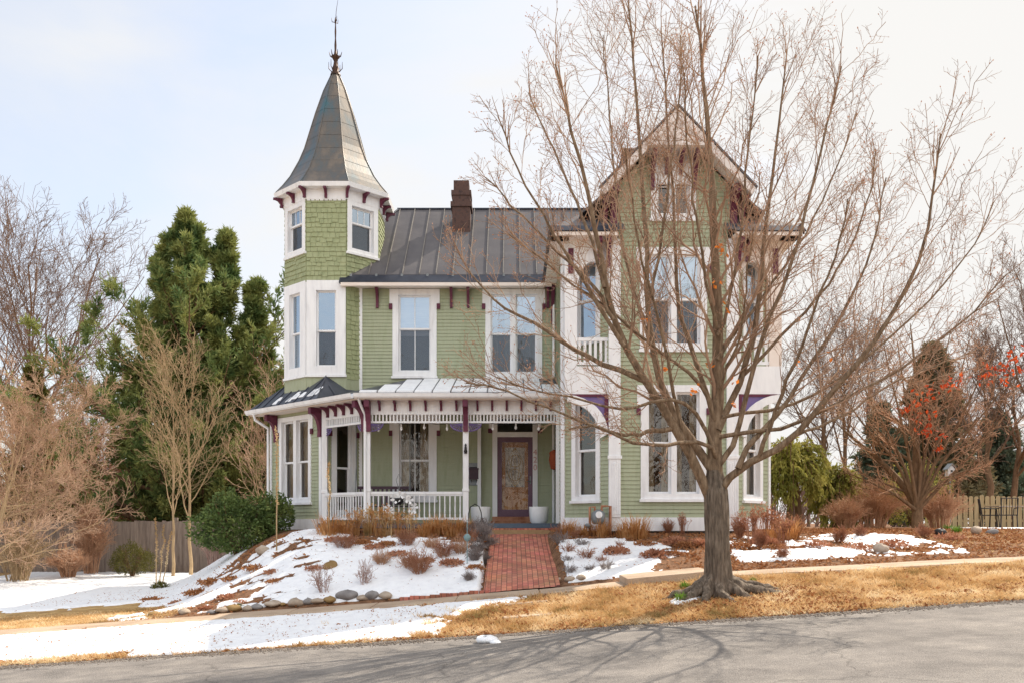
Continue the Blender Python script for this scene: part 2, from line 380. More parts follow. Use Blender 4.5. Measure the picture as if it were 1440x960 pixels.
def along(par, n, rng=R, tmin=.1):
    N, K, _ = par.shape; t = tmin+(1-tmin)*rng.random((N, n)); f = np.clip(t*(K-1), 0, K-1.001); i = f.astype(int); w = (f-i)[..., None]; idx = np.arange(N)[:, None]
    return (par[idx, i]*(1-w)+par[idx, i+1]*w).reshape(-1, 3), unit(par[idx, i+1]-par[idx, i]).reshape(-1, 3)
# ------------------------------------------------------------------ terrain
SWX = np.array([-60, -12, -7.4, -2.7, .6, 3.3, 8.9, 14, 60.]); SWZ = np.array([-1.9, -.6, -.27, .06, .345, .63, .92, 1.1, 1.9])
YE, YS, YF = 13.3, 16.1, 17.3                        # road edge, pavement near and far edge
def road_z(x): return .065*np.clip(x, -30, 30)
def walk_z(x): return np.interp(x, SWX, SWZ)
def path_z(x, y):                                   # the brick path climbs from the pavement to the porch step
    t = np.clip((y-17.305)/6.115, 0, 1)
    return .36+.93*t**.93+.03+(walk_z(x)+.045-.39)*(1-t)**3
def ground_z(x, y):
    x = np.asarray(x, float); y = np.asarray(y, float)
    rz, wz = road_z(x), walk_z(x)
    t = np.clip((y-YE)/(YS-YE), 0, 1); z = rz+(wz-rz)*t
    lawn = wz+(np.where(x < 0, -.16, 1.38)-wz)*sst(17.3, 33, y)
    lawn = np.where(x < 0, np.minimum(lawn+0, np.maximum(lawn, -.9)), lawn)
    pad = 1.42
    tt = np.clip((y-17.3)/5.4, 0, 1); f = 1-(1-tt)**1.35
    xl = -3.7-np.clip(y-19.5, 0, 8)*.36
    gl = sst(xl-3.9, xl, x)
    gr = 1.0
    lot = lawn+(wz+(pad-wz)*f-lawn)*gl*gr
    lot = np.where(y > 24, lot+0*x, lot)
    lot = lot+.05*(fbm(x*.9, y*.9, 3)-.5)*sst(17.4, 18.5, y)
    z = np.where(y > YF, lot, z)
    pth = path_z(x, y)-.03
    inp = (np.abs(x-.185) < .8) & (y > YF+.1) & (y < 23.6)
    z = np.where(inp, np.minimum(z, pth-.06), z)
    far = sst(45, 90, y); z = z*(1-far)+far*(.3+.015*np.clip(x, -60, 60))
    return z
def G(px, py, lo=12.5, hi=45):                       # where the sight line through a pixel meets the ground
    ys = np.arange(lo, hi, .02); x = (px-720)/F_PX*ys; z = CAMZ+(HOR-py)/F_PX*ys
    d = z-ground_z(x, ys); k = np.where(d <= 0)[0]
    i = k[0] if len(k) else len(ys)-1
    return np.array([x[i], ys[i], float(ground_z(x[i], ys[i]))])
def at(px, Y):
    x = (px-720)/F_PX*Y; return np.array([x, Y, float(ground_z(x, Y))])
def grid(xs, ys, zf):
    X, Y = np.meshgrid(xs, ys); Z = zf(X, Y); nx, ny = len(xs), len(ys)
    i = np.arange(ny-1)[:, None]*nx+np.arange(nx-1)[None]
    return np.stack([X, Y, Z], -1).reshape(-1, 3), np.stack([i, i+1, i+nx+1, i+nx], -1).reshape(-1, 4), X, Y

# one sheet of ground out to the horizon
fx = np.arange(-14, 14.01, .2); fy = np.r_[np.arange(12.7, 24, .15), np.arange(24, 46, .5)]
xs = np.r_[-900, -400, -200, -110, np.arange(-70, -14, 2.), fx, np.arange(16, 71, 2.), 110, 200, 400, 900]
ys = np.r_[-300, -120, -50, np.arange(-20, 12.6, 2.), fy, np.arange(46, 100, 4.), 130, 200, 400, 900]
v, f, X, Y = grid(xs, ys, ground_z)
go = tag(mesh_np('ground', v, f, 'ground', smooth=True), kind='structure')
mul = np.where((Y > 17.3) & (X > -8.2+.5*fbm(X, Y, 9)) | (Y > 30) & (X > -6), 1., 0.)
mul = np.maximum(mul, sst(31.5, 33.5, Y))
a = go.data.attributes.new('mulch', 'FLOAT', 'POINT'); a.data.foreach_set('value', mul.ravel().astype(np.float32))

# the road: asphalt sheet with a ragged far edge
xs = np.r_[-300, -120, np.arange(-40, -14, 2), np.arange(-14, 14, .1), np.arange(14, 41, 2), 120, 300]
edge = YE+.10*(fbm(xs*1.3, xs*0, 21)-.5)+.05*(vnoise(xs*6, xs*0, 22)-.5)
rows = [np.full_like(xs, q) for q in (-3., 2, 6, 9, 11)]+[edge-.5, edge-.15, edge]
RY = np.stack(rows); RX = np.broadcast_to(xs, RY.shape)
RZ = road_z(RX)+.012+.02*(fbm(RX*.5, RY*.5, 5)-.5)*(np.abs(RX) < 14); RZ[-1] -= .03
nx, ny = len(xs), len(rows); i = np.arange(ny-1)[:, None]*nx+np.arange(nx-1)[None]
ro_ = tag(mesh_np('road', np.stack([RX, RY, RZ], -1), np.stack([i, i+1, i+nx+1, i+nx], -1).reshape(-1, 4), 'asphalt', smooth=True), kind='structure')
# hairline cracks and a tarred seam in the old asphalt
m = MATS['asphalt']; nt = m.node_tree; N, L = nt.nodes, nt.links; pb = N['Principled BSDF']; src = pb.inputs['Base Color'].links[0].from_socket
geo = N.new('ShaderNodeNewGeometry'); nzc = N.new('ShaderNodeTexNoise'); nzc.inputs['Scale'].default_value = 1.6; nzc.inputs['Detail'].default_value = 5; L.new(geo.outputs['Position'], nzc.inputs['Vector'])
ad = N.new('ShaderNodeVectorMath'); ad.operation = 'MULTIPLY_ADD'; ad.inputs[1].default_value = (.9, .9, 0); L.new(nzc.outputs['Color'], ad.inputs[0]); L.new(geo.outputs['Position'], ad.inputs[2])
vo = N.new('ShaderNodeTexVoronoi'); vo.feature = 'DISTANCE_TO_EDGE'; vo.inputs['Scale'].default_value = .2; L.new(ad.outputs[0], vo.inputs['Vector'])
mr = N.new('ShaderNodeMapRange'); mr.inputs['From Min'].default_value = .0012; mr.inputs['From Max'].default_value = .005; mr.inputs['To Min'].default_value = .72; mr.inputs['To Max'].default_value = 1.; L.new(vo.outputs['Distance'], mr.inputs['Value'])
sy = N.new('ShaderNodeSeparateXYZ'); L.new(geo.outputs['Position'], sy.inputs[0])       # worn wheel tracks run along the street
wv = N.new('ShaderNodeMath'); wv.operation = 'SINE'; ml = N.new('ShaderNodeMath'); ml.operation = 'MULTIPLY_ADD'; ml.inputs[1].default_value = 3.4; L.new(sy.outputs['Y'], ml.inputs[0]); L.new(nzc.outputs['Fac'], ml.inputs[2]); L.new(ml.outputs[0], wv.inputs[0])
w2 = N.new('ShaderNodeMath'); w2.operation = 'MULTIPLY_ADD'; w2.inputs[1].default_value = .06; w2.inputs[2].default_value = 1.; L.new(wv.outputs[0], w2.inputs[0])
mm = N.new('ShaderNodeMath'); mm.operation = 'MULTIPLY'; L.new(mr.outputs[0], mm.inputs[0]); L.new(w2.outputs[0], mm.inputs[1])
sc_ = N.new('ShaderNodeVectorMath'); sc_.operation = 'SCALE'; L.new(src, sc_.inputs[0]); L.new(mm.outputs[0], sc_.inputs['Scale']); L.new(sc_.outputs[0], pb.inputs['Base Color'])
# gravelly verge along the road
c = np.stack([R.uniform(-10, 10, 20000), R.normal(0, .15, 20000), np.zeros(20000)], 1); c[:, 1] += YE-.02
c[:, 2] = np.where(c[:, 1] < YE, road_z(c[:, 0])+.014, ground_z(c[:, 0], c[:, 1])+.004)
def pebbles(c, r, squash=.6, rng=R):
    n = len(c); oc = np.array([[1, 0, 0], [0, 1, 0], [-1, 0, 0], [0, -1, 0], [0, 0, 1], [0, 0, -1.]])
    sc = rng.uniform(.6, 1.3, (n, 6, 1))*oc[None]*np.asarray(r)[:, None, None]; sc[..., 2] *= squash
    fs = np.array([[0, 1, 4], [1, 2, 4], [2, 3, 4], [3, 0, 4], [1, 0, 5], [2, 1, 5], [3, 2, 5], [0, 3, 5]])
    return (c[:, None]+sc).reshape(-1, 3), (np.arange(n)[:, None, None]*6+fs[None]).reshape(-1, 3)
v, f = pebbles(c, R.uniform(.006, .022, len(c)))
tag(mesh_np('roadside_gravel', v, f, 'gravel'), 'dark grey gravel crumbling along the far edge of the road', 'gravel', kind='stuff')

# pavement: old slabs, a few lifted by the tree's roots
mb = MB(); x = -40.
while x < 40:
    w = 1.5; lift = .035
    if 1.5 < x+.75 < 3.8: lift = .035+.12*(1-abs(x+.75-2.6)/1.3)
    t1, t2 = R.uniform(-.008, .008, 2)
    def z(q, y): return float(walk_z(q))+lift+t1*(q-x)+t2*(y-YS)
    x0, x1 = x+.006, x+w-.006
    mb.hexa([(x0, YS, z(x0, YS)-.25), (x1, YS, z(x1, YS)-.25), (x1, YF, z(x1, YF)-.25), (x0, YF, z(x0, YF)-.25), (x0, YS, z(x0, YS)), (x1, YS, z(x1, YS)), (x1, YF, z(x1, YF)), (x0, YF, z(x0, YF))])
    x += w
tag(mb.build('pavement', 'concrete', bevel=.012), kind='structure')

# brick path up to the porch step
WX0, WX1, WY0, WY1 = -.46, .83, YF+.005, 23.42
yy = np.linspace(WY0, WY1, 24); vv = [(q, y, float(path_z(q, y))+.012*math.cos((q-.18)*2)) for y in yy for q in np.linspace(WX0, WX1, 5)]
ff = [(r*5+k, r*5+k+1, r*5+k+6, r*5+k+5) for r in range(23) for k in range(4)]
tag(mesh_np('brick_path', vv, ff, 'brickwalk', smooth=True), kind='structure')
mb = MB()                                            # soldier course along both edges
for xx in (WX0-.07, WX1+.0):
    for i in range(29):
        y = WY0+.02+i*.21
        if y+.2 > WY1: break
        zz = lambda p, q: float(path_z(xx+p*.07, y+q*.195))
        mb.hexa([(xx+p*.07, y+q*.195, zz(p, q)-.2) for p, q in ((0, 0), (1, 0), (1, 1), (0, 1))]+[(xx+p*.07, y+q*.195, zz(p, q)+.02) for p, q in ((0, 0), (1, 0), (1, 1), (0, 1))])
tag(mb.build('path_edging', 'brickwalk'), kind='structure')

# ------------------------------------------------------------------ the house
HX, HY, HZ = 0., 26., 1.4
house = empty('victorian_house', (HX, HY, HZ), 'sage green wooden house with a pointed corner turret, purple brackets and a deep front porch', 'house')
YM = 26.4                                            # main front wall
FM = FRONT(YM)
WXL, WXR, WFL, WFR, WYF, WYB = 1.25, 6.40, 2.33, 5.32, 21.93, 23.01
FW = FRONT(WYF); FCL = Fr((WXL, WYB), (1, -1)); FCR = Fr((WFR, WYF), (1, 1)); FSL = Fr((WXL, YM), (0, -1)); FSR = Fr((WXR, WYB), (0, 1))
CHL = math.hypot(WFL-WXL, WYB-WYF)
TX, TY, AP = -5.233, 27.41, 1.35                     # turret centre and apothem
OS = 2*AP*math.tan(math.pi/8)
OCT = []
for k in range(8):                                   # face 0 looks at the street, then anticlockwise seen from above: right-front, right ...
    th = -math.pi/2+k*math.pi/4; n = np.array([math.cos(th), math.sin(th)]); u = np.array([-n[1], n[0]])
    OCT.append(Fr(np.array([TX, TY])+n*AP-u*OS/2, u))
BD = AP*math.sqrt(2)                                 # the lozenge bay under the turret
FA = Fr((TX-BD, TY), (1, -1)); FB = Fr((TX, TY-BD), (1, 1)); BL = BD*math.sqrt(2)

def window(F, a0, a1, z0, z1, name='window', cw=.15, units=1, mull=.11, ears=0., blocks=True, split=.5, shade=.0, muntin=True, lower='pane_lower', upper='pane_upper', sill=.05, head=.0, lace=False, toplights=0, screen_to=None, holes=None, proud=.045):
    i0, i1, y0, y1 = a0+cw, a1-cw, z0+cw, z1-(head or cw)
    if holes is not None: holes.append((a0+.03, a1-.03, z0+.03, z1-.03))
    mb = MB()
    mb.fbox(F, a0, i0, z0, z1, -.16, proud).fbox(F, i1, a1, z0, z1, -.16, proud).fbox(F, i0, i1, y1, z1, -.16, proud-.002).fbox(F, i0, i1, z0, y0, -.16, proud-.002)
    if sill: mb.fbox(F, a0-.03, a1+.03, z0-.035, z0+.03, .0, proud+sill)
    uw = (i1-i0-mull*(units-1))/units
    for k in range(units-1):
        q = i0+(k+1)*uw+k*mull; mb.fbox(F, q, q+mull, y0, y1, -.16, proud-.004)
    if ears:
        for q in ((a0-.085, a0), (a1, a1+.085)): mb.fbox(F, q[0], q[1], z1-ears, z1, -.02, proud-.005)
    w = mb.build(name, 'white', house)
    if ears and blocks:
        for q in ((a0-.10, a0-.005), (a1+.005, a1+.10)):
            MB().fbox(F, q[0], q[1], z1-ears-.15, z1-ears, .0, proud+.03).build('corner_block', 'plum', w)
    for k in range(units):
        s0 = i0+k*(uw+mull); s1 = s0+uw; zs = y0+(y1-y0)*split; fr = .05
        for zz0, zz1, c, pm in ((zs-.02, y1, -.06, upper), (y0, zs+.02, -.10, lower)):
            sb = MB()
            sb.fbox(F, s0, s0+fr, zz0, zz1, c-.03, c).fbox(F, s1-fr, s1, zz0, zz1, c-.03, c).fbox(F, s0+fr, s1-fr, zz0, zz0+fr, c-.03, c-.001).fbox(F, s0+fr, s1-fr, zz1-fr, zz1, c-.03, c-.001)
            if muntin: sb.fbox(F, (s0+s1)/2-.011, (s0+s1)/2+.011, zz0+fr, zz1-fr, c-.028, c-.004)
            if toplights and c > -.08:
                for j in range(1, 3): sb.fbox(F, s0+fr+(uw-2*fr)*j/3-.01, s0+fr+(uw-2*fr)*j/3+.01, zz0+fr, zz1-fr, c-.028, c-.004)
            s_ = sb.build('sash', 'white', w)
            MB().quad(F.p(s0+fr, zz0+fr, c-.015), F.p(s1-fr, zz0+fr, c-.015), F.p(s1-fr, zz1-fr, c-.015), F.p(s0+fr, zz1-fr, c-.015)).build('pane', pm, w)
        if shade:
            zb = y1-(y1-y0)*shade
            MB().fbox(F, s0+.01, s1-.01, zb, y1, -.215, -.2).build('window_shade', 'shade', w)
        if lace:
            for q0, q1 in ((s0, s0+uw*.34), (s1-uw*.34, s1)):
                cb = MB(); n = 7
                for j in range(n):
                    b0, b1 = q0+(q1-q0)*j/n, q0+(q1-q0)*(j+1)/n
                    cb.quad(F.p(b0, y0, -.22-.03*(j % 2)), F.p(b1, y0, -.22-.03*((j+1) % 2)), F.p(b1, y1, -.22-.03*((j+1) % 2)), F.p(b0, y1, -.22-.03*(j % 2)))
                cb.build('curtain', 'lace', w)
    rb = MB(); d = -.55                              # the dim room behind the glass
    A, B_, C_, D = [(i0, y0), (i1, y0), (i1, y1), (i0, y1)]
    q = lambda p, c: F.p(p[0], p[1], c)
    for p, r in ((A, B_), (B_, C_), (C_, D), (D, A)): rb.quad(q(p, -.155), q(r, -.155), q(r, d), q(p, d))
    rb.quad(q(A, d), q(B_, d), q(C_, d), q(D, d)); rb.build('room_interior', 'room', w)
    return w

# main front wall
hm = []
EV = 8.28
window(FM, -3.41, -2.15, 5.76, EV-.02, cw=.17, ears=.42, shade=.52, split=.56, holes=hm)
window(FM, -.76, .86, 5.74, EV-.02, cw=.15, units=2, ears=.42, shade=.22, lace=True, split=.5, muntin=False, holes=hm)
window(FM, -3.41, -2.15, 2.23, 4.72, cw=.19, ears=.48, split=.46, lower='pane_dark', upper='pane_dark', lace=True, holes=hm)
hm.append((-.50, .67, 1.5, 4.70))
mb = MB(); clapboard(mb, FM, -4.28, WXL, 1.60, EV, hm); mb.build('wall', 'siding', house)
mb = MB(); mb.fbox(FM, -4.40, -4.27, 1.6, EV, -.05, .05); mb.fbox(FM, -4.27, WXL, EV, EV+.16, -.05, .03); mb.build('corner_board', 'white', house)
for a in (-3.84, -1.73, -1.25, 1.02):
    MB().bracket(FM, a, .075, EV+.12, .42, .68, .02).build('bracket', 'plum', house)
MB().bracket(FM, 1.16, .09, EV+.12, .5, 1.15, .02).build('bracket', 'plum', house)

# front door
dz0, dz1 = 1.79, 4.06
mb = MB(); cs = [(-.56, -.42), (.59, .73)]
for q in cs: mb.fbox(FM, q[0], q[1], 1.66, 4.74, -.2, .05)
mb.fbox(FM, -.42, .59, 4.06, 4.2, -.2, .045).fbox(FM, -.42, .59, 4.58, 4.74, -.2, .045)
for q in ((-.66, -.56), (.73, .83)): mb.fbox(FM, q[0], q[1], 4.3, 4.74, -.02, .04)
dframe = mb.build('door_frame', 'white', house)
for q in ((-.68, -.565), (.735, .85)): MB().fbox(FM, q[0], q[1], 4.17, 4.3, 0, .07).build('corner_block', 'plum', dframe)
MB().quad(FM.p(-.42, 4.2, -.08), FM.p(.59, 4.2, -.08), FM.p(.59, 4.58, -.08), FM.p(-.42, 4.58, -.08)).build('transom_pane', 'pane_dark', dframe)
MB().fbox(FM, -.42, .59, 1.66, 4.7, -.75, -.7).build('room_interior', 'room', dframe)
# house number, one digit under the other
cu = bpy.data.curves.new('house_number', 'FONT'); cu.body = '4\n2\n0'; cu.size = .23; cu.align_x = 'CENTER'; cu.extrude = .008; cu.space_line = .95
cu.materials.append(MATS['digits'])
fo = bpy.data.objects.new('digits', cu); COL.objects.link(fo); bpy.context.view_layer.update()
me = bpy.data.meshes.new_from_object(fo.evaluated_get(bpy.context.evaluated_depsgraph_get())); bpy.data.objects.remove(fo)
me.transform(Matrix.Translation((.66, YM-.062, 3.55)) @ Matrix.Rotation(rad(90), 4, 'X'))
fo = bpy.data.objects.new('house_number', me); link(fo, house)
mb = MB()
mb.fbox(FM, -.42, -.29, dz0, dz1, -.09, .0).fbox(FM, .46, .59, dz0, dz1, -.09, .0).fbox(FM, -.29, .46, dz1-.14, dz1, -.09, -.002).fbox(FM, -.29, .46, dz0, dz0+.2, -.09, -.002)
door = mb.build('door', 'doorpaint', house)
MB().quad(FM.p(-.29, dz0+.2, -.03), FM.p(.46, dz0+.2, -.03), FM.p(.46, dz1-.14, -.03), FM.p(-.29, dz1-.14, -.03)).build('storm_pane', 'pane_storm', door)
mb = MB()                                            # inner door of golden wood with an oval leaded light
M('oak', [lin(150, 98, 58), lin(186, 132, 84)], 3, .45, stretch=(8, 8, 1)); M('leaded', [lin(120, 122, 128), lin(176, 174, 170), lin(88, 90, 96)], 7, .15, .2, 14)
mb.fbox(FM, -.29, -.19, dz0+.1, dz1-.1, -.3, -.2).fbox(FM, .36, .46, dz0+.1, dz1-.1, -.3, -.2).fbox(FM, -.19, .36, dz0+.1, dz0+.85, -.3, -.2).fbox(FM, -.19, .36, dz1-.28, dz1-.1, -.3, -.2)
mb.fbox(FM, -.10, .27, dz0+.28, dz0+.72, -.21, -.18)
mb.build('inner_door', 'oak', door)
MB().fbox(FM, -.19, .36, dz0+.85, dz1-.28, -.27, -.23).build('leaded_light', 'leaded', door)
mb = MB()
for k in range(5):
    t = k/4*2-1
    mb.tube([FM.p(.085+.24*t*math.sin(s), dz0+.85+1.14*(s/math.pi), -.222) for s in np.linspace(.05, math.pi-.05, 9)], .008, 5)
for z in (.35, .75): mb.tube([FM.p(.085+.17*math.cos(s), dz0+.85+z+.17*math.sin(s), -.22) for s in np.linspace(0, 2*math.pi, 13)], .008, 5)
mb.build('leading', 'brass', door)
MB().fbox(FM, .505, .545, 2.72, 2.95, 0, .015).tube([FM.p(.525, 2.80, .01), FM.p(.525, 2.80, .06), FM.p(.43, 2.79, .065)], .013, 6).build('door_handle', 'greymetal', door)
mb = MB().fbox(FM, -.62, .79, 1.60, 1.665, -.1, .42); mb.fbox(FM, -.56, .73, 1.665, 1.788, -.2, .12); mb.build('door_step', 'rust', house)

# porch --------------------------------------------------------------
YP = 24.02; FP = FRONT(YP); FD = Fr((-5.23, 25.48), (1.48, -1.46)); DL = math.hypot(1.48, 1.46)
fl = [(-3.72, 23.85), (WXL, 23.85), (WXL, YM), (-4.35, YM), (-5.35, 25.42)]
mb = MB().prism([(x, y, 1.48) for x, y in fl], (0, 0, .12)); mb.build('porch_floor', 'porchfloor', house)
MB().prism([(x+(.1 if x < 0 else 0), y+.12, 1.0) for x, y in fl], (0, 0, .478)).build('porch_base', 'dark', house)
mb = MB()
for i in range(15): mb.box(-.9+i*.145, -.9+i*.145+.138, 23.5, 23.85, 1.43, 1.475)
mb.build('step_edge', 'brickwalk', house)
MB().box(-.9, 1.27, 23.5, 23.9, 1.0, 1.428).build('porch_step', 'tanstone', house)
EZ = 4.78                                            # underside of the gutter
EY = 23.6
Ec, H0 = np.array([-4.01, EY, EZ+.15]), np.array([TX, 24.82, EZ+.15])
tp = 5.72
hip = np.array([-2.85, YM, tp]); dw = np.array([-3.25, 26.8, tp])
def slab(mb, pts, t=.05):
    pts = [np.asarray(p, float) for p in pts]; return mb.prism([p-np.array([0, 0, t]) for p in pts], (0, 0, t))
mb = MB(); slab(mb, [Ec, (WXL, EY, EZ+.15), (WXL, YM, tp), hip]); slab(mb, [H0, Ec, hip, dw])
for i in range(1, 12):
    x = WXL-i*.47
    if x > -3.9:
        t = max(0, min(1, (x-(-4.01))/(1.16))); yt = EY+2.8*t; mb.hexa([(x-.01, EY+.02, EZ+.155), (x+.01, EY+.02, EZ+.155), (x+.01, yt, EZ+.155+.77*t), (x-.01, yt, EZ+.155+.77*t), (x-.01, EY+.02, EZ+.19), (x+.01, EY+.02, EZ+.19), (x+.01, yt, EZ+.19+.77*t), (x-.01, yt, EZ+.19+.77*t)])
mb.build('porch_roof', 'slate', house)
# bay roof (a quarter pyramid that dies into the turret)
k_ = .95; cz = EZ+.15+1.83*k_
C0 = np.array([TX, TY, cz]); El = np.array([TX-2.59, TY, EZ+.15]); Er = np.array([TX+2.59, TY, EZ+.15])
mb = MB(); slab(mb, [El, H0, C0]); slab(mb, [H0, H0+np.array([1.75, 1.75, 0]), C0+np.array([.4, .4, 0])*0])
d1 = unit(H0-El)
for i in range(1, 9):
    p = El+(H0-El)*i/9; q = np.array([TX+(p[0]-TX), 0, 0]); tt = min(i/9, 1-abs(i/9-.0)*.0)
    up = np.array([.7071, .7071, k_]); ln = 1.83*min(i/9*2, (1-i/9)*2, .55); e = p+up*ln*.98
    o = d1*.012; z_ = np.array([0, 0, .035])
    mb.hexa([p-o, p+o, e+o, e-o, p-o+z_, p+o+z_, e+o+z_, e-o+z_])
mb.tube([H0+(C0-H0)*t+np.array([0, 0, .02]) for t in (0, .6)], .022, 6)
mb.tube([H0+np.array([.5, .5, .02]), H0+np.array([.5-.35, .5+.35, .02+.7*k_*.72])], .014, 6)
mb.build('bay_roof', 'slate', house)
# gutters and soffit
def gutter(mb, a, b, r=.075):
    a, b = np.asarray(a, float), np.asarray(b, float); d = unit(b-a); n = np.array([d[1], -d[0], 0])
    prof = [(0, .10), (0, .0), (.05, -.03), (.10, .01), (.13, .10), (.115, .10), (.09, .03), (.02, .03), (.02, .10)]
    return mb.prism([a+n*p+np.array([0, 0, q]) for p, q in prof], b-a)
mb = MB(); gutter(mb, (Ec[0]-.02, EY-.01, EZ+.03), (WXL, EY-.01, EZ+.03)); gutter(mb, (El[0], El[1], EZ+.03), (Ec[0]-.02, EY-.01, EZ+.03))
mb.build('gutter', 'white', house)
mb = MB(); mb.prism([(Ec[0]+.05, EY+.03, EZ-.02), (WXL, EY+.03, EZ-.02), (WXL, YM, EZ-.02), (-4.3, YM, EZ-.02), (TX, TY-BD, EZ-.02), (H0[0], H0[1]+.06, EZ-.02)], (0, 0, .04))
mb.prism([(H0[0], H0[1]+.06, EZ-.02), (TX, TY-BD, EZ-.02), (TX-BD, TY, EZ-.02), (El[0]+.06, El[1], EZ-.02)], (0, 0, .04)); mb.build('soffit', 'cream', house)
# posts, friezes, rails
posts = [(-3.75, YP), (-1.2, YP), (-5.14, 25.40)]
for x, y in posts:
    mb = MB().box(x-.075, x+.075, y-.075, y+.075, 1.6, EZ); mb.box(x-.095, x+.095, y-.095, y+.095, 1.6, 1.72); mb.box(x-.09, x+.09, y-.09, y+.09, 2.42, 2.5)
    po = mb.build('porch_post', 'white', house, bevel=.012)
MB().box(1.14, 1.25, YP-.07, YP+.07, 1.6, EZ).build('porch_post', 'white', house)
MB().box(-.98, -.88, 26.2, 26.37, 1.6, EZ).build('porch_post', 'white', house)
bq = MB().box(-.017, .017, -.017, .017, 0, .57)
bq = MB().lathe((0, 0, 0), [(.02, 0), (.02, .09), (.014, .11), (.021, .2), (.016, .4), (.02, .43), (.02, .6)], 8)
bal0 = None
def balustrade(F, a0, a1, n):
    global bal0
    mb = MB().fbox(F, a0, a1, 2.35, 2.42, -.045, .045).fbox(F, a0, a1, 2.31, 2.35, -.025, .025).fbox(F, a0, a1, 1.69, 1.75, -.035, .035)
    r = mb.build('balustrade', 'white', house)
    for i in range(n):
        p = F.p(a0+(a1-a0)*(i+.5)/n, 1.74)
        if bal0 is None: b = bal0 = bq.build('baluster', 'white', r)
        else: b = bal0.copy(); COL.objects.link(b); b.parent = r; b.matrix_parent_inverse = Matrix()
        b.matrix_parent_inverse = Matrix(); b.location = p
    return r
balustrade(FP, -3.67, -1.28, 18); balustrade(FD, .12, DL-.1, 16)
def frieze(F, a0, a1, n):
    mb = MB().fbox(F, a0, a1, 4.46, EZ-.02, -.03, .03).fbox(F, a0, a1, 4.20, 4.25, -.03, .03).fbox(F, a0, a1, 4.42, 4.46, -.035, .035)
    for i in range(n):
        c = a0+(a1-a0)*(i+.5)/n; mb.fbox(F, c-.018, c+.018, 4.25, 4.42, -.018, .018)
    mb.build('spindle_frieze', 'white', house)
frieze(FP, -3.67, -1.28, 26); frieze(FP, -1.12, WXL-.11, 26); frieze(FD, .1, DL-.1, 24)
for a0, a1, n in ((-3.67, -1.28, 6), (-1.12, WXL-.1, 6)):
    for i in range(n):
        MB().bracket(FP, a0+(a1-a0)*(i+.6)/n, .055, EZ-.03, .27, .24, .03).build('bracket', 'plum', house)
for i in range(5): MB().bracket(FD, .35+i*.37, .06, EZ-.03, .27, .27, .03).build('bracket', 'plum', house)
for F, a in ((FP, -1.2), (FP, -3.72), (FD, DL-.03), (FD, .03), (FA, .35)):
    MB().bracket(F, a, .13, EZ-.03, .36, .78, .076 if F is not FA else .03).build('bracket', 'plum', house)
def fan(F, a, s):                                    # sawn corner fans under the frieze
    mb = MB()
    for q in np.linspace(.15, 1.35, 5):
        mb.tube([F.p(a, 4.19, 0), F.p(a+s*.32*math.sin(q), 4.19-.22*math.cos(q)*.9, 0)], [.01, .016], 5)
    mb.tube([F.p(a+s*.32*math.sin(q), 4.19-.20*math.cos(q), 0) for q in np.linspace(0, 1.57, 8)], .018, 6)
    mb.build('fan_bracket', 'lilac', house)
for a, s in ((-1.28, -1), (-1.12, 1), (-3.67, 1)): fan(FP, a, s)
fan(FD, .12, 1); fan(FD, DL-.1, -1)
# downspouts
def downspout(pts, r=.04): MB().tube(pts, r, 8).build('downspout', 'white', house)
downspout([(-3.92, 23.62, EZ+.02), (-3.9, 23.72, EZ-.1), (-3.80, 23.90, EZ-.38), (-3.80, 23.92, 1.75), (-3.83, 23.8, 1.62)])
downspout([(El[0]+.25, El[1]-.32, EZ+.02), (El[0]+.28, El[1]-.28, EZ-.15), (El[0]+.62, El[1]-.12, EZ-.38), (-7.19, 27.25, EZ-.6), (-7.19, 27.25, 1.5)])
downspout([(WXL-.06, 26.3, 8.2), (WXL-.06, 26.3, 5.75)]); downspout([(WXL-.07, 26.28, 4.7), (WXL-.07, 26.28, 1.62)])
# bay under the turret
ha, hb = [], []
window(FA, .52, 2.18, 2.16, 4.66, cw=.13, units=2, mull=.15, ears=.42, muntin=False, lower='pane_dark', upper='pane_dark', lace=True, holes=ha, split=.47)
window(FB, .28, 1.12, 1.75, 4.70, cw=.17, ears=.0, muntin=False, lower='pane_dark', upper='pane_dark', holes=hb, split=.47)
for a in (.23, 1.14): MB().fbox(FB, a-.03, a+.05, 4.02, 4.17, 0, .08).build('corner_block', 'plum', house)
mb = MB(); clapboard(mb, FA, 0, BL, 1.72, EZ, ha); clapboard(mb, FB, 0, 1.30, 1.6, EZ, hb); mb.build('bay_wall', 'siding', house)
mb = MB().fbox(FA, 0, BL, 1.42, 1.72, -.04, .035).fbox(FA, 0, .09, 1.72, EZ, -.04, .04).fbox(FA, BL-.11, BL, 1.72, EZ, -.04, .042).fbox(FB, 0, .09, 1.6, EZ, -.04, .042); mb.build('bay_trim', 'white', house)
MB().prism([(TX-BD+.05, TY, -.3), (TX, TY-BD+.06, -.3), (TX+BD, TY, -.3), (TX, TY+BD, -.3)], (0, 0, 2.02)).build('foundation', 'found', house)

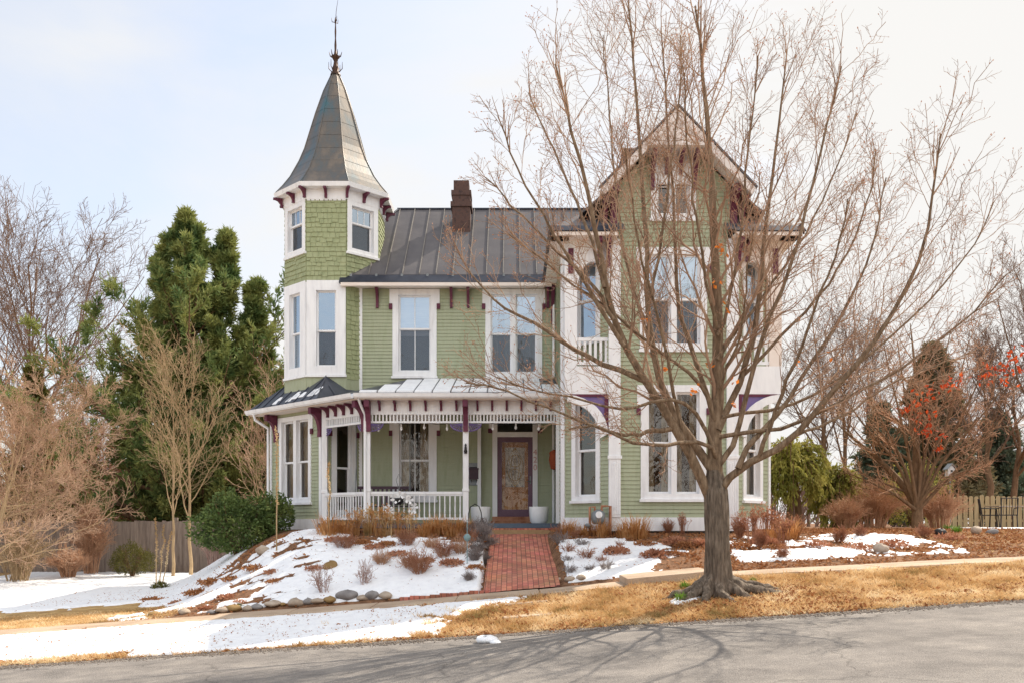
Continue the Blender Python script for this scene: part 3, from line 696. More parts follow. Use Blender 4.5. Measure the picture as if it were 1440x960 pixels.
# turret --------------------------------------------------------------
ho = {k: [] for k in range(8)}
for k in (0, 7): window(OCT[k], .01, OS-.01, 5.75, 8.42, cw=.27, head=.28, sill=.03, shade=.0 if k == 0 else .98, split=.47, muntin=False, holes=ho[k], lower='pane_upper' if k == 7 else 'pane_lower')
window(OCT[1], .02, OS-.04, 9.22, 10.72, cw=.15, muntin=False, split=.62, toplights=2, holes=ho[1], sill=.03, shade=.0)
window(OCT[7], .04, OS-.02, 9.22, 10.72, cw=.15, muntin=False, split=.62, toplights=2, holes=ho[7], sill=.03)
for k in (0, 7): ho[k].append((-1, 2, 5.75, 8.42))
mb = MB()
for k in range(8): shingles(mb, OCT[k], 0, OS, 8.42 if k in (0, 7) else 5.7, 10.74, [h for h in ho[k] if h[3] > 8.5])
mb.build('turret_shingles', 'shingle', house)
mb = MB()
for k in range(8): mb.wedge(OCT[k], -.02, OS+.02, 4.9, 5.76, .02, .02)
mb.build('turret_skirt', 'siding', house)
mb = MB()
for k in range(8):
    mb.fbox(OCT[k], -.02, OS+.02, 10.70, 11.0, -.05, .05)
    n = 9
    for i in range(n): mb.fbox(OCT[k], OS*(i+.12)/n, OS*(i+.88)/n, 10.665, 10.70, 0, .04)
mb.build('turret_frieze', 'white', house)
def ring(r, z): # octagon by apothem
    c = r/math.cos(math.pi/8); return [np.array([TX+c*math.cos(-math.pi/2-math.pi/8+k*math.pi/4), TY+c*math.sin(-math.pi/2-math.pi/8+k*math.pi/4), z]) for k in range(8)]
mb = MB(); r1, r2, r3, r4 = ring(1.36, 10.99), ring(1.63, 10.99), ring(1.66, 11.11), ring(1.3, 11.11)
for k in range(8):
    j = (k+1) % 8; mb.quad(r1[k], r1[j], r2[j], r2[k]); mb.quad(r2[k], r2[j], r3[j], r3[k]); mb.quad(r3[k], r3[j], r4[j], r4[k])
mb.build('turret_eave', 'white', house)
for k in range(8):
    MB().bracket(OCT[k], OS/2, .07, 10.985, .25, .26, .05).build('bracket', 'plum', house)
    c = ring(1.40, 0)[k]; th = -math.pi/2-math.pi/8+k*math.pi/4
    Fv = Fr((c[0], c[1]), (-math.sin(th), math.cos(th))); MB().bracket(Fv, 0, .07, 10.985, .27, .26, .02).build('bracket', 'plum', house)
prof = [(1.69, 11.09), (1.67, 11.13), (1.48, 11.36), (1.27, 11.66), (1.02, 12.16), (.87, 12.55), (.73, 13.05), (.56, 13.65), (.34, 14.33), (.09, 14.92)]
mb = MB(); rings = [ring(r*.965, z) for r, z in prof]
for i in range(len(rings)-1):
    for k in range(8):
        j = (k+1) % 8; mb.quad(rings[i][k], rings[i][j], rings[i+1][j], rings[i+1][k])
mb.add(rings[0], [tuple(range(8))[::-1]])
troof = mb.build('turret_roof', 'copper', house)
mb = MB()
for k in range(8): mb.tube([r[k] for r in rings[1:]], .018, 6)
for i, z in enumerate(np.linspace(11.5, 14.5, 8)):   # lapped sheets
    q = np.interp(z, [p[1] for p in prof], [p[0] for p in prof])*.965+.006; rr = ring(q, z); rr2 = ring(q+.004, z-.014)
    for k in range(8): mb.quad(rr[k], rr[(k+1) % 8], rr2[(k+1) % 8], rr2[k])
mb.build('roof_seams', 'copper', troof)
mb = MB().lathe((TX, TY, 14.85), [(.16, 0), (.14, .06), (.09, .12), (.11, .2), (.07, .28), (.05, .42), (.09, .5), (.13, .56), (.05, .62), (.03, .75), (.035, .9), (.02, 1.1), (.028, 1.3), (.016, 1.5), (.03, 1.62), (.012, 1.72)], 10)
for k in range(6):
    q = k*math.pi/3; d = np.array([math.cos(q), math.sin(q), 0]); o = np.array([TX, TY, 0])
    mb.tube([o+d*.05+(0, 0, 15.35), o+d*.15+(0, 0, 15.42), o+d*.19+(0, 0, 15.55)], [.02, .018, .006], 5)
    mb.tube([o+d*.1+(0, 0, 14.95), o+d*.2+(0, 0, 15.05), o+d*.2+(0, 0, 15.25)], [.015, .012, .006], 5)
    if k % 2: mb.tube([o+(0, 0, 16.42), o+d*.1+(0, 0, 16.44), o+d*.12+(0, 0, 16.56)], [.012, .012, .005], 5)
mb.tube([(TX, TY, 16.4), (TX+.02, TY, 16.75), (TX+.08, TY, 17.15)], [.011, .008, .004], 5)
mb.build('finial', 'finial', troof)

# main roof ------------------------------------------------------------
RYd, RZd = 29.6, 11.62; EVY, EVZ = 26.15, 8.62
XL, XR = -5.6, 3.8; RX0 = -3.62
mb = MB()
slab(mb, [(XL, EVY, EVZ), (XR, EVY, EVZ), (XR, RYd, RZd), (RX0, RYd, RZd)], .08)
slab(mb, [(XL, 33.05, EVZ), (XL, EVY, EVZ), (RX0, RYd, RZd)], .08)
slab(mb, [(XR, 33.05, EVZ), (XL, 33.05, EVZ), (RX0, RYd, RZd), (XR, RYd, RZd)], .08)
mroof = mb.build('roof', 'roof', house)
mb = MB(); sl = (RZd-EVZ)/(RYd-EVY)
for i in range(16):
    x = 1.65-i*.475
    if x < XL+.15: break
    t = 1. if x > RX0 else (x-XL)/(RX0-XL)
    y1, z1 = EVY+(RYd-EVY)*t, EVZ+(RZd-EVZ)*t
    mb.hexa([(x-.012, EVY, EVZ+.002), (x+.012, EVY, EVZ+.002), (x+.012, y1, z1+.002), (x-.012, y1, z1+.002), (x-.012, EVY, EVZ+.05), (x+.012, EVY, EVZ+.05), (x+.012, y1, z1+.05), (x-.012, y1, z1+.05)])
mb.build('roof_seams', 'seamlight', mroof)
mb = MB().tube([(RX0-.05, RYd, RZd+.02), (XR, RYd, RZd+.02)], .035, 6).tube([(XL, EVY, EVZ+.02), (RX0, RYd, RZd+.02)], .03, 6); mb.build('ridge_cap', 'darkmetal', mroof)
mb = MB()                                            # flared dark metal gutter shelf at the eaves
mb.prism([(XL+.75, 25.87, EV+.055), (XL+.75, 26.13, EVZ-.02), (XL+.75, 26.28, EVZ-.12), (XL+.75, 26.0, EV+.03)], (WXL-XL-.75+.2, 0, 0))
mb.build('eave_shelf', 'darkmetal', house)
for i in range(8): x = -4.55+i*.72; MB().box(x-.03, x+.03, 26.08, 26.16, EVZ-.14, EVZ-.0).build('snow_guard', 'greymetal', house)
mb = MB().box(XL+.8, WXL+.1, 25.88, 26.0, EV-.05, EV+.045); mb.box(XL+.8, WXL+.1, 26.0, 26.45, EV+.0, EV+.04); mb.build('eave_fascia', 'cream', house)
# plain walls nobody sees from the street
mb = MB().box(-4.6, WXL, 27.3, 32.6, 1.2, EVZ-.2); mb.box(WXL+.15, WXR-.15, 24.4, 33.5, 1.0, 8.25); mb.build('house_core', 'siding', house)
# chimneys
def chimney(x0, x1, y0, y1, z0, z1, lab):
    mb = MB().box(x0, x1, y0, y1, z0, z1-.35).box(x0-.05, x1+.05, y0-.05, y1+.05, z1-.7, z1-.55).box(x0-.03, x1+.03, y0-.03, y1+.03, z1-.35, z1-.2).box(x0+.04, x1-.04, y0+.04, y1-.04, z1-.2, z1+.12)
    tag(mb.build('chimney', 'chimneybrick', mroof), lab)
chimney(-1.83, -1.28, 28.3, 28.95, 10.0, 11.97, 'slim dark brick chimney on the main ridge')
chimney(3.30, 3.92, 27.8, 28.5, 9.5, 12.75, 'second brick chimney behind the gable')
# ------------------------------------------------------------------ the gabled wing with its cutaway corners
hw, hl, hr = [], [], []
WC = (WFL+WFR)/2
window(FW, 3.05, 4.60, 2.14, 4.87, cw=.16, units=2, ears=.55, muntin=False, lower='pane_dark', upper='pane_dark', split=.5, holes=hw, lace=True)
window(FW, 3.03, 4.62, 5.68, 8.12, cw=.16, units=2, ears=.42, muntin=False, shade=.30, lace=True, split=.5, holes=hw)
window(FW, 3.29, 4.36, 8.77, 10.30, cw=.15, head=.68, units=2, mull=.06, muntin=False, split=.99, lower='pane_dark', upper='pane_dark', holes=hw, sill=.03)
for F, h, a0, a1 in ((FCL, hl, .34, 1.24), (FCR, hr, .26, 1.16)):
    window(F, a0, a1, 2.12, 4.7, cw=.13, muntin=False, lower='pane_dark', upper='pane_dark', split=.48, holes=h, lace=F is FCR)
    window(F, a0, a1, 5.95, 8.05, cw=.13, muntin=False, split=.5, shade=.55, holes=h, lower='pane_upper')
mb = MB()
clapboard(mb, FW, WFL+.2, WFR-.2, 1.74, 8.66, hw)
apx = 11.19-.22
clapboard(mb, FW, 0, 0, 8.66, apx, hw, clip=lambda z: (WC-min(1.36, (apx-z)*.955), WC+min(1.36, (apx-z)*.955)))
clapboard(mb, FCL, .06, CHL-.02, 1.74, 4.66, hl); clapboard(mb, FCL, .06, CHL-.02, 5.3, 8.3, hl)
clapboard(mb, FCR, .02, CHL-.06, 1.74, 4.66, hr); clapboard(mb, FCR, .02, CHL-.06, 5.3, 8.3, hr)
clapboard(mb, FSL, 0, YM-WYB-.05, 1.6, 8.3); clapboard(mb, FSR, .05, 9, 1.74, 8.3)
mb.build('wing_wall', 'siding', house)
mb = MB()                                            # base board, pilasters, corner boards
mb.fbox(FW, WFL, WFR, 1.42, 1.74, -.05, .05).fbox(FCL, 0, CHL, 1.42, 1.74, -.05, .047).fbox(FCR, 0, CHL, 1.42, 1.74, -.05, .047).fbox(FSR, 0, 9, 1.42, 1.74, -.05, .04)
mb.fbox(FCL, 0, .11, 1.74, 8.3, -.05, .045).fbox(FCR, CHL-.09, CHL, 1.74, 8.3, -.05, .045).fbox(FSL, YM-WYB-.1, YM-WYB, 1.6, 8.3, -.04, .043)
mb.build('wing_trim', 'white', house)
for a in (WFL+.10, WFR-.10):
    m2 = MB().fbox(FW, a-.14, a+.14, 1.74, 8.3, -.05, .075)
    for k in range(5):                               # carved drapery foot of each pilaster
        q = a-.11+k*.055; m2.fbox(FW, q-.016, q+.016, 1.8, 3.05+.06*math.cos(k*2.2), .07, .088)
    m2.fbox(FW, a-.17, a+.17, 3.12, 3.2, .07, .10); m2.build('pilaster', 'white', house, bevel=.006)
MB().prism([(WFL+.05, WYF+.05, .6), (WFR-.05, WYF+.05, .6), (WXR-.05, WYB, .6), (WXR-.05, 33, .6), (WXL+.05, 33, .6), (WXL+.05, WYB, .6)], (0, 0, .83)).build('foundation', 'found', house)
SQL, SQR = WXL, WXR                                  # square corners above the cutaway
def corner(sx, F, sgn):
    xo = SQL if sgn < 0 else SQR; xi = WFL-.03 if sgn < 0 else WFR+.03
    X = lambda t: xi+(xo-xi)*t                       # t: 0 at the pilaster, 1 at the outer corner
    def pr(mb, tz, y0, y1): return mb.prism([(X(t), y0, z) for t, z in tz], (0, y1-y0, 0))
    # ground floor: curved brace with a plum spandrel behind it
    mb = MB(); arc = [(1-.98*math.cos(q), 3.72+.93*math.sin(q)) for q in np.linspace(0, 1.5, 9)]
    arc2 = [(1-.80*math.cos(q), 3.62+.86*math.sin(q)) for q in np.linspace(0, 1.5, 9)]
    pr(mb, [(t, z) for t, z in arc]+[(t, z) for t, z in arc2[::-1]], WYF-.03, WYF+.10); tag(mb.build('corner_brace', 'white', house), 'curved white corner brace')
    mb = MB(); pr(mb, [(.02, 4.66), (.02, 3.8)]+[(t, z) for t, z in arc]+[(1, 4.66)], WYF+.02, WYF+.06); mb.build('spandrel', 'lilac', house)
    mb = MB(); pr(mb, [(0, 4.60), (0, 4.66), (.9, 4.66), (.9, 4.60)], WYF-.01, WYF+.02); pr(mb, [(.0, 3.8), (.0, 4.6), (.1, 4.6), (.1, 3.9)], WYF-.01, WYF+.02); mb.build('spandrel_edge', 'plum', house)
    # balcony floor
    mb = MB().prism([(xi, WYF, 4.66), (xo, WYF, 4.66), (xo, WYB, 4.66)], (0, 0, .66)); mb.build('balcony_floor', 'white', house)
    # upper frame: corner post, arched head, rail with sawn balusters
    mb = MB()
    pr(mb, [(.72, 5.32), (1, 5.32), (1, 8.3), (.72, 8.3)], WYF, WYF+.12)
    pr(mb, [(.0, 7.05)]+[(.36-.36*math.cos(q), 7.05+.75*math.sin(q)) for q in np.linspace(0, math.pi, 13)]+[(.72, 7.05), (.72, 8.3), (0, 8.3)], WYF+.01, WYF+.09)
    Fs = lambda c0, c1, y0, y1, z0, z1: mb.box(min(xo, xo-sgn*.12), max(xo, xo-sgn*.12), y0, y1, z0, z1)
    Fs(0, 0, WYF+.12, WYF+.36, 5.32, 8.3); Fs(0, 0, WYB-.2, WYB, 5.32, 8.3); Fs(0, 0, WYF+.36, WYB-.2, 7.75, 8.3)
    mb.build('balcony_frame', 'cream' if sgn > 0 else 'white', house)
    mb = MB()
    pr(mb, [(0, 5.92), (.72, 5.92), (.72, 6.0), (0, 6.0)], WYF+.03, WYF+.09)
    r = mb.build('balcony_rail', 'white', house); m2 = MB(); pr(m2, [(0, 5.36), (.72, 5.36), (.72, 5.43), (0, 5.43)], WYF+.03, WYF+.09); m2.build('bottom_rail', 'white', house)
    MB().box(min(xo, xo-sgn*.07), max(xo, xo-sgn*.07), WYF+.36, WYB-.2, 5.92, 6.0).build('side_rail', 'white', house)
    for i in range(6):
        t = .06+i*.12; m2 = MB(); pr(m2, [(t-.03, 5.43), (t+.03, 5.43), (t+.03, 5.92), (t-.03, 5.92)], WYF+.045, WYF+.075); m2.build('baluster', 'white', r)
    for t, h_ in ((.02, .62), (.22, .5)): 
        MB().bracket(FW, X(t), .09, 8.27, .42, h_, .02).build('bracket', 'plum', house)
    mb = MB(); pr(mb, [(.80, 7.5), (.92, 7.5), (.92, 8.1), (.80, 8.1)], WYF-.02, WYF); mb.build('corner_block', 'plum', house)
corner(None, FW, -1); corner(None, FW, 1)
MB().prism([(SQL, WYF, 8.3), (SQR, WYF, 8.3), (SQR, 30, 8.3), (SQL, 30, 8.3)], (0, 0, .05)).build('wing_ceiling', 'cream', house)
# wing roof: steep gable that kicks out over low eaves
FY = 21.28; EX0, EX1, EYW = .92, 6.74, 21.5; EZW = 8.48
def steep(mb, s):
    pr = [(0, 11.19), (1.74, 9.37), (2.02, 9.12), (2.2, 9.0)]
    for (a, za), (b, zb) in zip(pr[:-1], pr[1:]):
        y0 = FY if b < 1.8 else 22.0
        slab(mb, [(WC+s*a, y0, za), (WC+s*b, y0, zb), (WC+s*b, 33.4, zb), (WC+s*a, 33.4, za)][::int(s)], .06)
mb = MB(); steep(mb, 1); steep(mb, -1)
for s, ex in ((-1, EX0), (1, EX1)):
    xi = WC+s*1.2; xa = WC+s*2.1
    slab(mb, [(xi, EYW, EZW), (ex, EYW, EZW), (xa, 22.9, 9.25), (xi, 22.9, 9.25)][::int(s)], .06)
    slab(mb, [(ex, EYW, EZW), (ex, 33.4, EZW), (xa, 33.4, 9.25), (xa, 22.9, 9.25)][::int(s)], .06)
wroof = mb.build('wing_roof', 'roof', house)
mb = MB()
for s, ex in ((-1, EX0), (1, EX1)):
    xi = WC+s*1.36
    lo, hi = min(xi, ex+s*.05), max(xi, ex+s*.05)
    mb.prism([(lo, EYW-.12, 8.36), (lo, EYW+.04, 8.52), (lo, EYW+.1, 8.42), (lo, EYW, 8.3)], (hi-lo, 0, 0))
    x_ = ex; mb.prism([(x_+s*.08, EYW-.1, 8.36), (x_-s*.06, EYW-.1, 8.52), (x_-s*.06, EYW-.1, 8.36)], (0, 9, 0))
mb.build('eave_shelf', 'darkmetal', wroof)
mb = MB()
for s, ex in ((-1, EX0), (1, EX1)):
    xi = WC+s*1.36; lo, hi = min(xi, ex), max(xi, ex)
    mb.box(lo, hi, EYW-.08, EYW+.0, 8.26, 8.36); mb.box(min(ex, ex-s*.42), max(ex, ex-s*.42), EYW, 33, 8.28, 8.33); mb.box(lo, hi, EYW, WYF+.05, 8.28, 8.332)
mb.build('eave_fascia', 'cream', wroof)
# barge boards, open triangle and soffit of the gable
mb = MB()
for s in (-1, 1):
    mb.prism([(WC, FY-.04, 11.15), (WC+s*1.78, FY-.04, 9.29), (WC+s*1.70, FY-.04, 9.14), (WC, FY-.04, 10.93)], (0, .05, 0))
    mb.prism([(WC, FY+.012, 11.08), (WC+s*1.76, FY+.012, 9.24), (WC+s*1.76, WYF+.02, 9.24), (WC, WYF+.02, 11.08)], (0, 0, -.03))
mb.prism([(WC-.78, FY+.02, 10.34), (WC+.78, FY+.02, 10.34), (WC, FY+.02, 11.06)], (0, .06, 0)); mb.box(WC-.82, WC+.82, FY-.05, FY+.1, 10.27, 10.34)
mb.box(WC-.8, WC+.8, FY+.1, WYF, 10.30, 10.34)
mb.build('gable_trim', 'gable', wroof)
mb = MB()
for s in (-1, 1): mb.prism([(WC, FY-.06, 11.23), (WC+s*1.83, FY-.06, 9.32), (WC+s*1.81, FY-.06, 9.28), (WC, FY-.06, 11.18)], (0, .09, 0))
mb.build('drip_edge', 'roof', wroof)
mb = MB().fbox(FW, WC-.52, WC+.52, 9.64, 10.3, .0, .05); mb.build('gable_panel', 'white', house)
for a, h in ((-.5, .82), (-.17, .45), (.17, .45), (.5, .82)): MB().bracket(FW, WC+a, .085, 10.28, .5, h, .05).build('bracket', 'plum', house)
for s in (-1, 1):
    MB().bracket(FW, WC+s*1.42, .16, 9.45, .55, .8, .02).build('bracket', 'plum', house)
    MB().bracket(FW, WC+s*1.62, .10, 9.2, .5, .6, .02).build('bracket', 'plum', house)

# ------------------------------------------------------------------ things on and around the porch
def snow_on_roof():
    mb = MB()
    xs_ = [WXL-i*.47 for i in range(0, 12)]
    for i in range(11):
        x1, x0 = xs_[i]-.009, xs_[i+1]+.009
        if x0 < -3.95: break
        t0 = max(.05, min(.96, (x0+4.0)/1.16)); n = 10
        lo = .008+.03*R.random()
        for j in range(n):
            ta, tb = lo+(t0-lo)*j/n, lo+(t0-lo)*(j+1)/n
            if i == 0 and tb > .55: continue
            h = .045
            mb.hexa([(x0, EY+2.8*ta, EZ+.152+.77*ta), (x1, EY+2.8*ta, EZ+.152+.77*ta), (x1, EY+2.8*tb, EZ+.152+.77*tb), (x0, EY+2.8*tb, EZ+.152+.77*tb)]+[(x, EY+2.8*t, EZ+.152+h+.77*t) for x, t in ((x0+.01, ta), (x1-.01, ta), (x1-.01, tb), (x0+.01, tb))])
    for i in range(9):                               # thin remains on the turret bay roof
        t = R.uniform(.2, .9); p = El+(H0-El)*t+np.array([.7071, .7071, k_])*R.uniform(.05, .22); d = d1*.14
        u_ = np.array([.7071, .7071, k_])*R.uniform(.08, .25)
        mb.hexa([p-d+(0, 0, .01), p+d+(0, 0, .01), p+d*.6+u_+(0, 0, .01), p-d*.5+u_+(0, 0, .01)]+[q+np.array([0, 0, .025]) for q in (p-d*.9, p+d*.9, p+d*.5+u_, p-d*.4+u_)])
    return mb
tag(snow_on_roof().build('roof_snow', 'snow'), 'thin white snow lying between the seams of the porch roof', 'snow', kind='stuff')

def planter(x, y, label):
    mb = MB().lathe((0, 0, 0), [(.19, 0), (.235, .05), (.26, .25), (.265, .42), (.262, .44), (.235, .44), (.225, .38)], 24)
    t = empty('planter', (x, y, 1.6), label, 'plant pot', 'white pots beside the front door')
    o = mb.build('pot', 'pot'); o.parent = t
    s = MB().lathe((0, 0, 0), [(.22, .37), (.2, .385), (.001, .39)], 16).build('potting_soil', 'stonebrown'); s.parent = t
planter(-.84, 24.75, 'round white pot between the porch post and the front door')
planter(.72, 24.75, 'round white pot at the right side of the front door')

t = empty('mailbox', (-1.08, YM-.03, 2.7), 'dark purple wall mailbox on a grey backboard left of the front door', 'mailbox')
def lp(name, mb, mat, par): o = mb.build(name, mat); o.parent = par; return o
lp('backboard', MB().box(-.17, .17, -.02, .02, -.02, .62), 'greymetal', t)
lp('box_body', MB().prism([(-.13, -.02, .15), (-.13, -.17, .15), (-.13, -.18, .45), (-.13, -.02, .5)], (.26, 0, 0)), 'mailpaint', t)
lp('box_lid', MB().prism([(-.14, -.02, .505), (-.14, -.21, .455), (-.14, -.21, .42), (-.14, -.19, .44), (-.14, -.02, .48)], (.28, 0, 0)), 'mailpaint', t)
mb = MB()
for q in (-.07, .07): mb.tube([(q, -.05, .14), (q, -.1, .06), (q, -.13, .08)], .008, 5)
lp('newspaper_hook', mb, 'black', t); lp('tag', MB().box(.07, .12, -.06, -.03, .0, .1), 'white', t)

t = empty('wall_ornament', (1.17, 25.6, 3.35), 'orange terracotta sun face ornament on the narrow wall right of the door', 'wall ornament')
lp('face', MB().lathe((0, 0, 0), [(.02, -.27), (.1, -.24), (.13, -.1), (.15, .0), (.13, .12), (.14, .2), (.06, .27), (.02, .29)], 12), 'terracotta', t)
lp('frame', MB().box(.04, .075, -.18, .16, -.32, .36), 'brass', t)

t = empty('post_ornament', (-1.2, YP-.09, 3.52), 'small black figure fixed to the front of the porch post', 'ornament')
lp('figure', MB().lathe((0, -.02, -.1), [(.03, 0), (.05, .03), (.03, .1), (.035, .13), (.022, .17), (.03, .2), (.01, .24)], 10), 'black', t); lp('bracket', MB().box(-.035, .035, -.05, .015, -.12, -.1), 'black', t)

t = empty('porch_swing', (-3.55, 25.4, 1.95), 'dark wooden porch swing hanging on chains behind the railing', 'porch swing')
mb = MB()
for i in range(6): mb.box(-.75, .75, -.25+i*.085, -.25+i*.085+.07, .1, .125)
lp('seat', mb, 'mailpaint', t)
mb = MB()
for i in range(12): q = -.7+i*.122; mb.hexa([(q, .27, .15), (q+.06, .27, .15), (q+.06, .29, .15), (q, .29, .15), (q, .38, .62), (q+.06, .38, .62), (q+.06, .4, .62), (q, .4, .62)])
mb.box(-.76, .76, .36, .41, .6, .68); lp('backrest', mb, 'mailpaint', t)
for s in (-.74, .74):
    lp('armrest', MB().box(s-.04, s+.04, -.28, .34, .36, .39).box(s-.03, s+.03, -.26, -.2, .1, .36), 'mailpaint', t)
    lp('chain', MB().tube([(s, -.2, .12), (s, .05, 1.2), (s, .05, 2.8)], .012, 5).tube([(s, .3, .3), (s, .05, 1.2)], .012, 5), 'greymetal', t)

t = empty('hanging_basket', (-2.93, YP-.12, 2.1), 'wire basket of white paper flowers hung on the front railing', 'flower basket')
lp('hook', MB().tube([(0, .06, .35), (-.07, .02, .62), (.0, .06, .78), (.07, .02, .62), (0, .06, .35)], .008, 5), 'greymetal', t)
lp('basket', MB().lathe((0, 0, 0), [(.05, -.02), (.12, .04), (.16, .14), (.15, .15)], 12), 'black', t)
mb = MB()
for p in ((-.12, 0, .16), (.05, -.08, .22), (.17, -.02, .18), (.28, -.04, .1), (-.26, 0, -.12), (-.2, -.05, -.2), (.36, -.03, -.18), (-.05, -.1, .12), (.4, 0, -.08)):
    for k in range(5):
        q = k*1.2566+p[0]*9; c, s = math.cos(q), math.sin(q)
        mb.add([np.array(p), np.array(p)+(.09*c-.04*s, -.03, .09*s+.04*c), np.array(p)+(.12*c, -.045, .12*s), np.array(p)+(.09*c+.04*s, -.03, .09*s-.04*c)], [(0, 1, 2, 3)])
lp('flowers', mb, 'pot', t)

t = empty('string_lights', (-1.3, YP+.2, 4.15), 'string of clear hanging bulbs under the porch frieze', 'string lights')
mb = MB(); pts = [(-2.6+i*.2, .02*math.cos(i), .06+.03*math.cos(i*1.57)) for i in range(25)]; mb.tube(pts, .008, 5); lp('cable', mb, 'black', t)
for i in range(2, 24, 3): lp('bulb', MB().lathe((pts[i][0], pts[i][1], pts[i][2]-.19), [(.004, 0), (.032, .03), (.036, .06), (.02, .11), (.016, .18)], 8), 'pot', t)

t = empty('gas_meter', (2.03, 21.75, 1.36), 'grey gas meter with rusty pipes against the wing wall', 'gas meter')
lp('meter_body', MB().lathe((0, 0, .22), [(.12, 0), (.16, .04), (.17, .12), (.16, .26), (.12, .3), (.05, .34)], 14), 'greymetal', t)
lp('dial', MB().tube([(0, -.16, .44), (0, -.19, .44)], .08, 14), 'white', t)
lp('pipe', MB().tube([(-.08, 0, .52), (-.08, 0, .62), (-.2, 0, .62), (-.2, 0, .0)], .028, 8).tube([(.08, 0, .52), (.08, 0, .64), (.28, 0, .64), (.28, 0, -.1)], .035, 8), 'rust', t)
lp('regulator', MB().lathe((-.24, -.05, .12), [(.04, 0), (.09, .03), (.1, .08), (.04, .12)], 12), 'greymetal', t)

hook = at(668, 22.9)
t = empty('garden_hook', hook, 'dark iron shepherd crook with a drooping tip beside the path', 'garden hook')
lp('stem', MB().tube([(-.16, 0, -.1), (-.16, 0, .42), (-.12, 0, .58), (0, 0, .66), (.1, 0, .6), (.15, 0, .46), (.17, 0, .32)], .014, 6), 'black', t)
lp('bell', MB().lathe((.17, 0, .16), [(.07, 0), (.05, .07), (.015, .17)], 10), 'black', t)
b = G(657, 795)
t = empty('garden_stake', b, 'thin teal metal stake with a glass bird among the grey plants', 'garden stake')
lp('stem', MB().tube([(0, 0, -.1), (0, 0, .95)], .009, 6), 'teal', t); lp('bird', MB().lathe((0, 0, .5), [(.01, 0), (.06, .04), (.08, .1), (.03, .16)], 10), 'teal', t)

sl_ = G(683, 915)
def lump(seed, r, sq, n=10):
    rg = np.random.default_rng(seed); mb = MB(); prof = []
    vs = []; rows = 6
    ph = rg.uniform(0, 6, 6); am = rg.uniform(.05, .16, 6)
    for i in range(rows+1):
        th = math.pi*i/rows
        for j in range(n):
            a = 2*math.pi*j/n; q = 1+am[0]*math.sin(a+ph[0])+am[1]*math.sin(2*a+ph[1])+am[2]*math.sin(3*a+ph[2]+i)+am[3]*math.cos(2*th+ph[3])
            vs.append((r*q*math.sin(th)*math.cos(a), r*q*math.sin(th)*math.sin(a)*.85, r*sq*(math.cos(th)*q+.55)))
    mb.add(vs, [(i*n+j, (i+1)*n+j, (i+1)*n+(j+1) % n, i*n+(j+1) % n) for i in range(rows) for j in range(n)], True)
    return mb
o = lump(3, .14, .45).add([], []); m2 = lump(5, .08, .5)
o.add([(x+.14, y-.1, z) for x, y, z in m2.v], m2.f, True); o = o.build('snow_lump', 'snow'); o.location = sl_+np.array([0, 0, .01])
tag(o, 'small broken lump of snow lying alone on the asphalt', 'snow lump')
# ------------------------------------------------------------------ trees
def tree_thing(name, base, label, parts, group=None):
    """parts: (name, [(paths, rads, sides)...] or (v,f), material) in world coordinates"""
    t = empty(name, base, label, 'tree', group)
    for nm, geo, mat, sm in parts:
        v, f = geo if isinstance(geo, tuple) else merge([tubes_np(*g) for g in geo])
        mesh_np(nm, v, f, mat, t, sm)
    return t
def stack(lst, k):
    ps = np.stack([resample(p, k) for p, _, _ in lst])
    rs = np.stack([a+(b-a)*np.linspace(0, 1, k)**.8 for _, a, b in lst]); return ps, rs

